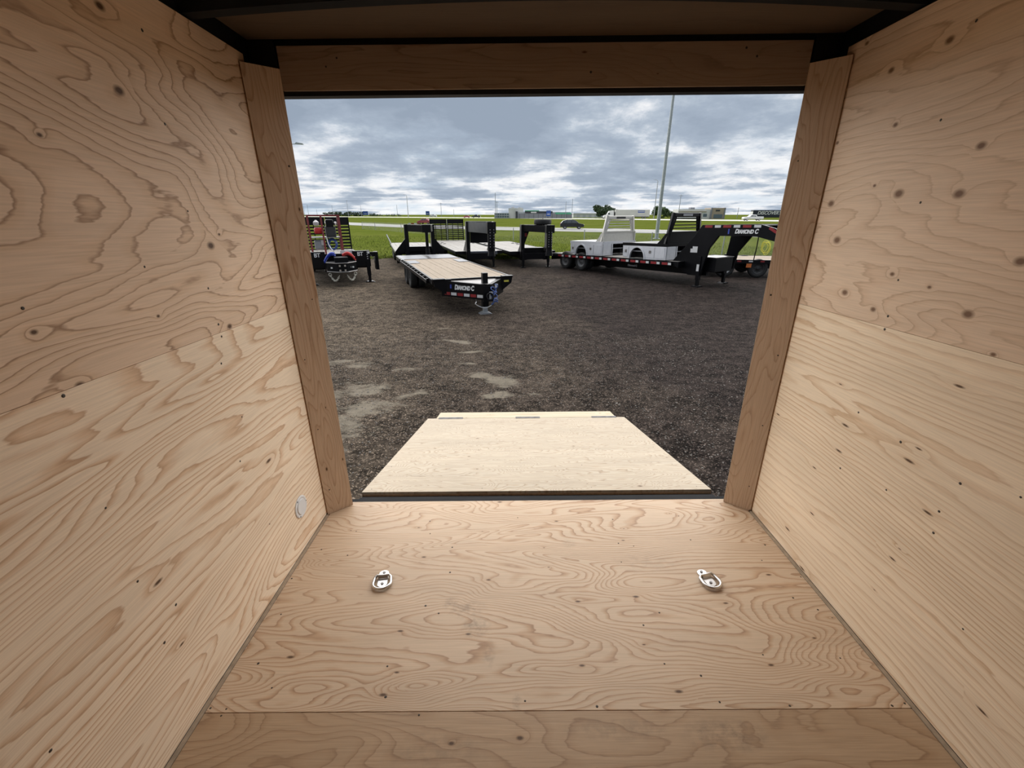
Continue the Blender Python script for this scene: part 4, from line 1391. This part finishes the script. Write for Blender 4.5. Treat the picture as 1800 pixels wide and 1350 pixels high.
coil(ta, (-.56, -.45, az - .30), (-.16, -.30, az - .05), .12, MAT['blue_hose'])
coil(ta, (.10, -.30, az - .10), (.52, -.50, az - .22), .13, MAT['red_bright'])
for sx in (-1, 1):
    pts = []
    for k in range(13):
        f = k / 12
        pts.append((sx * (.14 + .30 * f), -.88 + .2 * f, az - .66 - .28 * math.sin(math.pi * (f * .80 + .1))))
    for k in range(12):
        a, b_ = Vector(pts[k]), Vector(pts[k + 1])
        c, d = (a + b_) / 2, (b_ - a).normalized()
        s_ = d.cross(Vector((0, 1, 0))).normalized() if k % 2 else Vector((0, 1, 0))
        ring = [c + d * (.038 * math.cos(q)) + s_ * (.026 * math.sin(q)) for q in [j * math.pi / 4 for j in range(8)]]
        MB().tube(ring, .012, 5, closed=True).build('chain_link', MAT['chain'], ta)
    MB().tube([(sx * .44 + .05 * math.cos(q), -.70, az - .72 + .05 * math.sin(q)) for q in [j * math.pi / 5 for j in range(10)]], .014, 6, closed=True).build('chain_hook', MAT['chain'], ta, smooth_f=True)
    # outrigger on each side
    B('side_bracket', (min(sx * 1.12, sx * 1.42), .30, az - .22), (max(sx * 1.12, sx * 1.42), .38, az - .05), BK, ta)
    B('side_guard', (min(sx * 1.34, sx * 1.46), .25, az - .72), (max(sx * 1.34, sx * 1.46), .6, az - .05), BK, ta)
    MB().bar((sx * 1.12, .32, az - .08), (sx * 1.36, .30, az - .40), .03, .03).build('side_strut', MAT['zinc_dark'], ta)
ladder_ramp(ta, -1.10, -.02, aL - .1, ad - .05, 2.36, 8, 2, R(-3), .38)
ladder_ramp(ta, .02, 1.14, aL - .1, ad - .05, 2.36, 8, 2, R(-3), .38)

# red framed pump skid on that trailer
va = Matrix.Rotation(R(25), 3, 'Z') @ Vector((-.25, 2.2, 0))
sk = empty('pump_skid', 'red tube frame skid with engine, tank and blue hose on the left trailer', 'machine', (-6.67 + va.x, 14.5 + va.y, ZG + ad + .01), R(25))
RF = MAT['red_frame']
H = 1.66
for x in (-.60, -.10, .58):
    for y in (0, .7):
        if x == -.10 and y:
            continue
        B('frame_post', (x - .035, y - .035, 0), (x + .035, y + .035, H), RF, sk)
for y in (0, .7):
    B('frame_top_rail', (-.62, y - .03, H - .06), (.62, y + .03, H), RF, sk)
    B('frame_base_rail', (-.62, y - .03, 0), (.62, y + .03, .06), RF, sk)
for x in (-.60, .58):
    B('frame_side_rail', (x - .03, 0, H - .06), (x + .03, .7, H), RF, sk)
B('engine_block', (.02, .18, .80), (.42, .58, 1.22), MAT['rim_black'], sk, bevel=.03)
B('engine_cowl', (.06, .15, 1.18), (.36, .55, 1.48), BK, sk, bevel=.05)
MB().cyl((.44, .35, 1.27), (.44, .2, 1.36), .05, n=10).build('exhaust', MAT['zinc'], sk)
MB().lathe([(0, 0), (0, .14), (.06, .16), (.18, .16), (.24, .12), (.24, 0)], (-.26, .35, .93), (0, 0, 1), 18).build('red_tank', MAT['red_bright'], sk, smooth_f=True)
MB().lathe([(0, 0), (0, .08), (.04, .11), (.14, .11), (.19, .05), (.22, .03), (.22, 0)], (-.30, .30, 1.24), (0, 0, 1), 16).build('white_canister', MAT['white_tape'], sk, smooth_f=True)
B('skid_shelf', (-.6, .03, .76), (.58, .68, .80), MAT['zinc_dark'], sk)
B('pump_body', (-.48, .2, .30), (-.14, .55, .66), MAT['galv'], sk, bevel=.05)
B('control_box', (-.22, .1, .48), (-.08, .2, .68), MAT['white_tape'], sk)
for k in range(4):
    MB().tube([(.22 + (.13 + .02 * k) * math.cos(q), .18 + .05 * k,   .50 + (.17 + .02 * k) * math.sin(q)) for q in [j * math.pi / 10 for j in range(20)]], .026, 6, closed=True).build('hose_loop', MAT['blue_cable'], sk, smooth_f=True)
MB().tube([(.0, -.05, .78), (.02, -.5, .55), (.06, -1.1, .42), (.10, -1.9, .38)], .016, 6).build('grey_hose', MAT['galv'], sk, smooth_f=True)

# ------------------------------------------------------------------ chain link fence
fe = empty('chain_link_fence', 'grey chain link fence along the grass behind the trailers', 'fence', (0, 0, ZG))
FP = [(-27, 79), (-23.2, 74), (-16.6, 65), (-11.2, 57.6), (-5.5, 50), (0.0, 43.2), (6.1, 36.6), (10.2, 31.0), (13.4, 26.4), (16.6, 22.0)]
FH = 1.22
for i, (x, y) in enumerate(FP):
    MB().cyl((x, y, 0), (x, y, FH + .04), .036, n=8).build('fence_post', MAT['galv'], fe)
for (a, b_) in zip(FP[:-1], FP[1:]):
    MB().cyl((*a, FH), (*b_, FH), .014, n=6).build('top_rail', MAT['galv'], fe)
    a3, b3 = Vector((*a, 0)), Vector((*b_, 0))
    ln = (b3 - a3).length
    d = (b3 - a3).normalized()
    sd = d.cross(Vector((0, 0, 1)))
    wm = MB()
    st = 0.075 if a[0] > 4 else .12
    k = -FH
    while k < ln:
        for sgn in (0, 1):
            u0, u1 = k, k + FH
            z0, z1 = (0.02, FH)
            if u0 < 0:
                z0 += -u0
                u0 = 0
            if u1 > ln:
                z1 -= (u1 - ln)
                u1 = ln
            if z1 - z0 > .02:
                if sgn:
                    p, q = a3 + d * u0 + Vector((0, 0, FH - z0 + .02)), a3 + d * u1 + Vector((0, 0, FH - z1 + .02))
                else:
                    p, q = a3 + d * u0 + Vector((0, 0, z0)), a3 + d * u1 + Vector((0, 0, z1))
                wm.cyl(p + sd * .004 * sgn, q + sd * .004 * sgn, 0.002, n=3, caps=False)
        k += st
    tag(wm.build('chain_mesh', MAT['galv'], fe), kind='stuff')

# yellow hose coil hung on the fence at the right
hc = MB()
hrs = random.Random(5)
fd = Vector((3.2, -4.4, 0)).normalized()
for k in range(4):
    hr, cxo, czo = hrs.uniform(.2, .33), hrs.uniform(-.1, .1), hrs.uniform(-.08, .05)
    hc.tube([Vector((14.85, 24.25 - .03 * k, ZG + .66 + czo)) + fd * (cxo + hr * math.cos(q) * .8) + Vector((0, 0, hr * 1.15 * math.sin(q) + .03 * math.sin(3 * q + k))) for q in [j * math.pi / 12 for j in range(24)]], .014, 5, closed=True)
tag(hc.build('hose_coil', MAT['yellow'], smooth_f=True), 'coil of yellow hose hanging on the fence at the right', 'hose')

# ------------------------------------------------------------------ lamp poles, utility poles, signs
def tall_pole(name, label, x, y, h, r0, r1, mat, cat='pole', arm=None, group=None, base=True, cross=False):
    t = empty(name, label, cat, (x, y, ZG), 0, group)
    MB().cyl((0, 0, 0), (0, 0, h), r0, r1, 14).build('pole', mat, t, smooth_f=True)
    if base:
        MB().cyl((0, 0, 0), (0, 0, .06), r0 * 1.9, n=14).build('base_flange', mat, t)
    if arm:
        ax, az_ = arm
        pts = [(0, 0, h - .02), (ax * .12, 0, h + az_ * .55), (ax * .4, 0, h + az_ * .9), (ax, 0, h + az_)]
        MB().tube(pts, max(.03, r1 * .6), 8).build('arm', mat, t, smooth_f=True)
        s_ = abs(ax) * .28 / .8
        MB().prism([(ax - s_ * .3, h + az_ - .02), (ax + math.copysign(s_, ax), h + az_ - s_ * .12), (ax + math.copysign(s_, ax), h + az_ + s_ * .05), (ax, h + az_ + s_ * .2)], 'xz', -s_ * .22, s_ * .22).build('lamp_head', mat, t)
    if cross:
        B('cross_arm', (-1.2, -.06, h - .7), (1.2, .06, h - .55), mat, t)
        for q in (-1.05, -.4, .4, 1.05):
            MB().cyl((q, 0, h - .55), (q, 0, h - .3), .05, n=6).build('insulator', mat, t)
    return t


tall_pole('light_pole', 'tall tapered grey light pole standing behind the silver truck bed', 15.6, 46.7, 16.5, .20, .11, MAT['pole_grey'])
tall_pole('street_lamp', 'grey street lamp whose head peeks out beside the left corner post', -22.9, 45.0, 8.7, .10, .06, MAT['pole_grey'], 'street lamp', arm=(1.75, .18))
tall_pole('street_lamp', 'curved arm street lamp beside the white semi trailer', 82.9, 265, 20.0, .30, .18, MAT['galv'], 'street lamp', arm=(-2.0, .8), base=False)
tall_pole('street_lamp', 'tall street lamp on the horizon near the red car', -97.4, 425.9, 18.6, .35, .2, MAT['galv'], 'street lamp', arm=(-2.6, .9), base=False)
UP = [(-317.9, 711.9, 16.4), (-324, 711.9, 14.5), (-302, 706, 9.9), (-279.7, 711.9, 15.6), (-191.8, 533.2, 17.8), (-201.6, 609.8, 13.7), (-134.3, 533.2, 12.9),
      (-73.7, 473.6, 13.7), (-68.2, 533.2, 8.0), (-11.2, 303.3, 15.7), (-10.1, 300.3, 10.5), (35.7, 303.3, 10.5), (39.9, 303.3, 12.1), (94.6, 258.0, 12.8), (150.6, 303.3, 6.7)]
ORD = ['first', 'second', 'third', 'fourth', 'fifth', 'sixth', 'seventh', 'eighth', 'ninth', 'tenth', 'eleventh', 'twelfth', 'thirteenth', 'fourteenth', 'fifteenth']
UP.sort(key=lambda p: p[0] / p[1])
for i, (x, y, h) in enumerate(UP):
    tall_pole('utility_pole', 'thin grey utility pole on the horizon, %s from the left' % ORD[i], x, y, h, .16 + y * .00012, .12 + y * .00008, MAT['pole_far'], 'utility pole', group='utility poles along the horizon', base=False, cross=(i % 3 == 1))


def blue_sign(label, x, y, w, h0, h1):
    t = empty('road_sign', label, 'road sign', (x, y, ZG), 0, 'blue road signs by the highway')
    B('sign_panel', (-w / 2, -.05, h0), (w / 2, .05, h1), MAT['sign_blue'], t)
    for sx in (-1, 1):
        B('sign_post', (sx * w * .32 - .12, .05, 0), (sx * w * .32 + .12, .25, h1 * .9), MAT['galv'], t)
    B('sign_border', (-w * .3, -.08, h0 + (h1 - h0) * .3), (w * .3, -.05, h0 + (h1 - h0) * .42), MAT['white_tape'], t)


blue_sign('blue road sign in front of the low tree row', -228, 709, 8.0, 1.6, 7.2)
blue_sign('small blue road sign above the raised ladder ramps', -112.3, 606, 5.0, 1.8, 6.6)
blue_sign('blue road sign in front of the green striped building', 24.0, 300, 2.9, 1.4, 4.9)

# ------------------------------------------------------------------ vehicles
def car(name, label, loc, rz, prof, glass, Wd, mat, wheels, wr, cat='car', lamp=True, group=None):
    """side profile (y along length, z up) narrowed towards the roof; glass: list of (poly) side windows"""
    t = empty(name, label, cat, loc, rz, group)
    m = MB()
    n = len(prof)
    zmax = max(z for _, z in prof)
    def xw(z):
        return Wd / 2 * (1 - .22 * smooth(zmax * .55, zmax, z))
    vsx = [(-xw(z), y, z) for y, z in prof] + [(xw(z), y, z) for y, z in prof]
    m.add(vsx, [tuple(range(n)), tuple(range(2 * n - 1, n - 1, -1))] + [(k, n + k, n + (k + 1) % n, (k + 1) % n) for k in range(n)])
    m.build('body', mat, t, bevel=.04)
    for poly in glass:
        for sx in (-1, 1):
            q = MB()
            k = len(poly)
            vv = [(sx * (xw(z) + .012), y, z) for y, z in poly] + [(sx * (xw(z) - .02), y, z) for y, z in poly]
            q.add(vv, [tuple(range(k)), tuple(range(2 * k - 1, k - 1, -1))] + [(i, k + i, k + (i + 1) % k, (i + 1) % k) for i in range(k)])
            q.build('side_window', MAT['glass'], t)
    for wy in wheels:
        for sx in (-1, 1):
            wheel(t, (sx * (Wd / 2 - .12), wy, wr), wr, .23, 'rim_white')
    return t


HATCH = [(0, .35), (-.02, .62), (.08, .82), (.95, 1.02), (1.55, 1.50), (2.1, 1.60), (3.1, 1.58), (3.75, 1.42), (4.12, 1.02), (4.25, .85), (4.25, .35)]
HG = [[(1.15, 1.06), (1.62, 1.44), (2.2, 1.53), (2.2, 1.05)], [(2.28, 1.05), (2.28, 1.53), (3.05, 1.51), (3.05, 1.05)], [(3.13, 1.06), (3.13, 1.5), (3.55, 1.42), (3.7, 1.1)]]
c1 = car('hatchback', 'charcoal hatchback driving past on the near road', (12.9, 80.4, ZG + .02), R(86), HATCH, HG, 1.8, MAT['car_black'], (.85, 3.4), .34)
MB().add([(-.68, 1.02, 1.07), (.68, 1.02, 1.07), (.60, 1.56, 1.49), (-.60, 1.56, 1.49)], [(0, 1, 2, 3)]).build('windscreen', MAT['glass'], c1).location = (0, -.03, .02)
for sx in (-1, 1):
    B('headlamp', (min(sx * .5, sx * .85), -.04, .68), (max(sx * .5, sx * .85), .10, .80), MAT['lamp_clear'], c1)
    B('tail_lamp', (min(sx * .6, sx * .86), 4.18, .85), (max(sx * .6, sx * .86), 4.27, 1.05), MAT['lamp_red'], c1)
c2 = car('sedan', 'red car on the near road behind the raised ladder ramps', (-26.3, 125.0, ZG + .02), R(-112), [(0, .3), (0, .7), (.9, .92), (1.5, 1.40), (2.9, 1.42), (3.7, 1.0), (4.4, .9), (4.45, .3)],
         [[(1.2, .96), (1.6, 1.34), (2.15, 1.36), (2.15, .96)], [(2.25, .96), (2.25, 1.36), (2.85, 1.35), (3.35, .98)]], 1.8, MAT['car_red'], (.85, 3.55), .33)
B('rear_window', (-.6, 3.0, 1.05), (.6, 3.4, 1.30), MAT['glass'], c2)
for sx in (-1, 1):
    B('headlamp', (min(sx * .5, sx * .85), -.03, .60), (max(sx * .5, sx * .85), .08, .74), MAT['lamp_clear'], c2)
PICK = [(0, .55), (0, 1.05), (.25, 1.18), (1.55, 1.25), (2.15, 1.92), (3.7, 1.95), (3.95, 1.32), (5.9, 1.32), (5.95, .55)]
c3 = car('pickup_truck', 'white pickup truck on the far highway in front of the dark semi trailer', (97.5, 190.5, ZG + .05), R(-62 - 28), [(y * 1.38, z * 1.22) for y, z in PICK],
         [[(y * 1.38, z * 1.22) for y, z in q] for q in ([(1.85, 1.34), (2.25, 1.82), (2.85, 1.84), (2.85, 1.34)], [(2.95, 1.34), (2.95, 1.84), (3.55, 1.82), (3.62, 1.34)])], 2.2, MAT['car_white'], (1.35, 6.5), .52)
c4 = car('sedan', 'tiny white car far away below the small blue sign', (-86.2, 473.6, ZG), R(-90), [(y * 1.7, z * 1.8) for y, z in [(0, .3), (0, .7), (.9, .92), (1.5, 1.40), (2.9, 1.42), (3.7, 1.0), (4.4, .9), (4.45, .3)]], [[(y * 1.7, z * 1.8) for y, z in [(1.2, .96), (1.6, 1.34), (2.85, 1.35), (3.35, .98)]]], 2.6, MAT['car_white'], (1.6, 5.9), .55)
c5 = car('pickup_truck', 'tiny dark pickup truck parked left of the pale flat-roofed building', (-31.3, 354.4, ZG), R(-90), [(y * 1.1, z * 1.25) for y, z in PICK], [[(y * 1.1, z * 1.25) for y, z in [(1.85, 1.34), (2.25, 1.82), (3.55, 1.82), (3.62, 1.34)]]], 2.2, MAT['car_black'], (1.1, 5.2), .5)
c6 = car('sedan', 'tiny red car parked left of the dark pickup near the building', (-38.5, 356, ZG), R(-90), [(y * 1.25, z * 1.3) for y, z in [(0, .3), (0, .7), (.9, .92), (1.5, 1.40), (2.9, 1.42), (3.7, 1.0), (4.4, .9), (4.45, .3)]], [[(y * 1.25, z * 1.3) for y, z in [(1.2, .96), (1.6, 1.34), (2.85, 1.35), (3.35, .98)]]], 2.2, MAT['car_red'], (1.1, 4.4), .45)

# white semi: cab to the left
se = empty('semi_truck', 'white semi truck with long pale box trailer on the far highway', 'truck', (53.0, 262, ZG + .05), 0)
cab = [(0, .7), (0, 1.7), (.5, 2.0), (1.9, 2.3), (2.3, 3.3), (3.0, 4.2), (5.6, 4.6), (5.8, .7)]
MB().prism([(x, z) for x, z in cab], 'xz', 0, 2.5).build('cab', MAT['car_white'], se, bevel=.1)
MB().prism([(2.1, 2.45), (2.45, 3.2), (3.5, 3.2), (3.5, 2.4)], 'xz', -.03, .0).build('cab_window', MAT['glass'], se)
B('sleeper_gap', (5.8, .2, .9), (6.6, 2.3, 3.6), MAT['rim_black'], se)
B('box_trailer', (6.6, 0, 1.3), (26.4, 2.6, 5.0), MAT['trailer_white'], se)
B('trailer_print', (19.5, -.03, 3.4), (23.5, 0, 4.6), MAT['sign_blue'], se)
MB().b2((19.7, -.05, 3.9), (23.3, -.03, 4.3)).build('trailer_print', MAT['trailer_white'], se)
B('trailer_chassis', (8, .3, .9), (26, 2.3, 1.3), MAT['rim_black'], se)
for x in (1.3, 4.4, 5.7, 22.5, 24.0):
    w_ = wheel(se, (x, .25, .55), .55, .3, 'rim_white')
    w_.rotation_euler = (0, 0, R(90))

# dark semi trailer with DISCOVERY lettering
ds = empty('semi_trailer', 'dark navy semi trailer with white slanted lettering by the right corner post', 'truck', (139.0, 262, ZG + .05), 0)
B('box', (0, 0, 1.15), (23.5, 2.6, 4.75), MAT['truck_navy'], ds)
B('chassis', (1, .4, .7), (23, 2.2, 1.15), MAT['rim_black'], ds)
text_part('lettering', 'DISCOVERY', MAT['white_print'], ds, 2.6, face_m((9.4, -.06, 3.2), (1, 0, 0), (0, 0, 1)), shear=.25, bold=.06, extrude=.03)
B('nose_light', (-.1, .0, 2.0), (.0, 2.6, 4.0), MAT['lamp_clear'], ds)
for x in (3.0, 4.3, 19.5, 21):
    w_ = wheel(ds, (x, .25, .52), .52, .3, 'rim_black')
    w_.rotation_euler = (0, 0, R(90))

# ------------------------------------------------------------------ buildings
b1 = empty('building', 'long grey flat-roofed building with green fascia stripe across the highway', 'building', (-12, 304, ZG))
B('wall', (15.5, 0, 0), (52, 14, 3.0), MAT['wall_grey'], b1)
B('upper_wall', (16.5, 1, 3.0), (51, 13, 4.0), MAT['conc'], b1)
B('fascia', (20.5, .2, 3.4), (39, 1.2, 4.5), MAT['dark_fascia'], b1)
B('fascia_stripe', (20.5, .0, 4.5), (30, .9, 5.1), MAT['green_fascia'], b1)
B('fascia_sign', (24.5, -.06, 3.4), (28.2, .2, 4.2), MAT['white_tape'], b1)
B('white_block', (9.5, 2, 0), (19.5, 12, 6.4), MAT['wall_white'], b1)
B('dark_corner', (14.3, -.3, 0), (15.6, 6, 4.4), MAT['dark_fascia'], b1)
B('roof_unit', (11.5, 4, 6.4), (13.5, 7, 7.2), MAT['conc'], b1)
B('roof_unit', (16, 4, 6.4), (18.5, 7, 7.0), MAT['conc'], b1)
B('glazed_wing', (0, 1, 0), (10, 12, 3.4), MAT['conc'], b1)
for r_ in range(2):
    for k in range(6):
        B('window', (.4 + 1.6 * k, .93, .6 + 1.45 * r_), (1.7 + 1.6 * k, 1.02, 1.6 + 1.45 * r_), MAT['window_pane'], b1)
for k in range(11):
    B('cladding_rib', (17 + 3.1 * k, -.12, 0), (17.15 + 3.1 * k, 0, 2.9), MAT['dark_fascia'], b1)
B('annex', (41, -.5, 2.6), (51.5, 1, 3.6), MAT['green_fascia'], b1)
b2_ = empty('building', 'low pale shed behind the charcoal hatchback', 'building', (52.3, 388, ZG))
B('wall', (0, 0, 0), (30, 9, 3.0), MAT['wall_white'], b2_)
MB().prism([(0 - .4, 2.9), (30.4, 2.9), (30.0, 3.5), (0, 3.5)], 'xz', -.3, 9).build('roof', MAT['conc'], b2_)
for k in range(5):
    B('door_panel', (3 + 5 * k, -.06, 0), (5.5 + 5 * k, 0, 2.2), MAT['conc'], b2_)
b3 = empty('building', 'white flat-roofed building with beige corner block behind the black rack', 'building', (96.5, 263, ZG))
B('wall', (0, 0, 0), (18.5, 10, 5.3), MAT['wall_white'], b3)
B('roof_edge', (-.6, -.5, 3.9), (16, .1, 4.2), MAT['wall_beige'], b3)
B('beige_block', (18.5, -1, 0), (26.2, 9, 6.0), MAT['wall_beige'], b3)
B('block_edge', (25.6, -1.2, 0), (26.4, 0, 6.1), MAT['wall_grey'], b3)
B('block_edge', (18.2, -1.2, 0), (18.8, 0, 6.1), MAT['wall_grey'], b3)
B('block_sign', (20.8, -1.1, 4.2), (23.2, -1, 5.0), MAT['dark_fascia'], b3)
B('shop_window', (20, -1.1, .5), (25, -1, 2.6), MAT['window_pane'], b3)
B('roof_unit', (8, 4, 5.3), (10.5, 7, 6.3), MAT['wall_grey'], b3)
for k in range(5):
    B('window', (1.5 + 3.2 * k, -.06, 1.2), (3.7 + 3.2 * k, 0, 2.8), MAT['window_pane'], b3)


# ------------------------------------------------------------------ trees
def tree(label, x, y, w, h, mat, n, seed, group, name='tree', lo=.30, hi=.78):
    t = empty(name, label, 'tree', (x, y, ZG), 0, group)
    r_ = random.Random(seed)
    MB().cyl((0, 0, 0), (0, 0, h * .5), w * .035 + .1, w * .02 + .05, 8).build('trunk', MAT['bark'], t)
    m = MB()
    lobes = [(r_.uniform(-.5, .5) * w * .75, r_.uniform(-.3, .3) * w, h * r_.uniform(lo, hi), r_.uniform(.16, .30) * min(w, h * 1.1)) for _ in range(max(9, int(9 * w / h)))]
    for k in range(n):
        cx, cy, cz, rr = r_.choice(lobes)
        v = Vector((r_.gauss(0, 1), r_.gauss(0, 1), r_.gauss(0, 1))).normalized() * rr * r_.uniform(.6, 1.05)
        c = Vector((cx, cy, max(.3, cz + v.z * .9))) + Vector((v.x, v.y, 0))
        s_ = h * r_.uniform(.035, .075)
        a = Vector((r_.gauss(0, 1), r_.gauss(0, 1), r_.gauss(0, 1))).normalized() * s_
        b_ = a.cross(Vector((r_.gauss(0, 1), r_.gauss(0, 1), r_.gauss(0, 1)))).normalized() * s_
        m.add([c - a, c + b_, c + a, c - b_], [(0, 1, 2, 3)])
    tag(m.build('foliage', mat, t), kind='stuff')


tree('dark bushy tree behind the white semi cab', 57.5, 285, 14, 8.4, MAT['leaf'], 2600, 1, 'trees across the highway')
tree('smaller dark tree at the edge of the bushy one', 64.5, 288, 7, 6.6, MAT['leaf'], 1600, 2, 'trees across the highway')
tree('light green tree behind the tall light pole', 92.0, 285, 12, 7.6, MAT['leaf_light'], 2000, 3, 'trees across the highway')
tree('low light green tree left of the white building', 100.5, 287, 8, 5.2, MAT['leaf_light'], 1500, 4, 'trees across the highway')
for k in range(9):
    hh = (5.2, 6.0, 6.6, 6.8, 6.8, 6.4, 6.2, 4.0, 3.0)[k]
    tree('dark low tree on the left horizon, %s of the row from the left' % ORD[k], -292 + 9.0 * k + (8 if k > 6 else 0), 716 + (k % 2) * 4, 13, hh + 1.0, MAT['leaf'], 900, 20 + k, 'tree row on the left horizon', lo=.08, hi=.72)
for k in range(5):
    tree('small scrub tree right of the dark tree row, %s from the left' % ORD[k], -215 + 9.5 * k, 716, 9, (3.2, 2.8, 3.6, 4.2, 4.0)[k], MAT['leaf'], 400, 40 + k, 'scrub on the horizon', lo=.08, hi=.6)
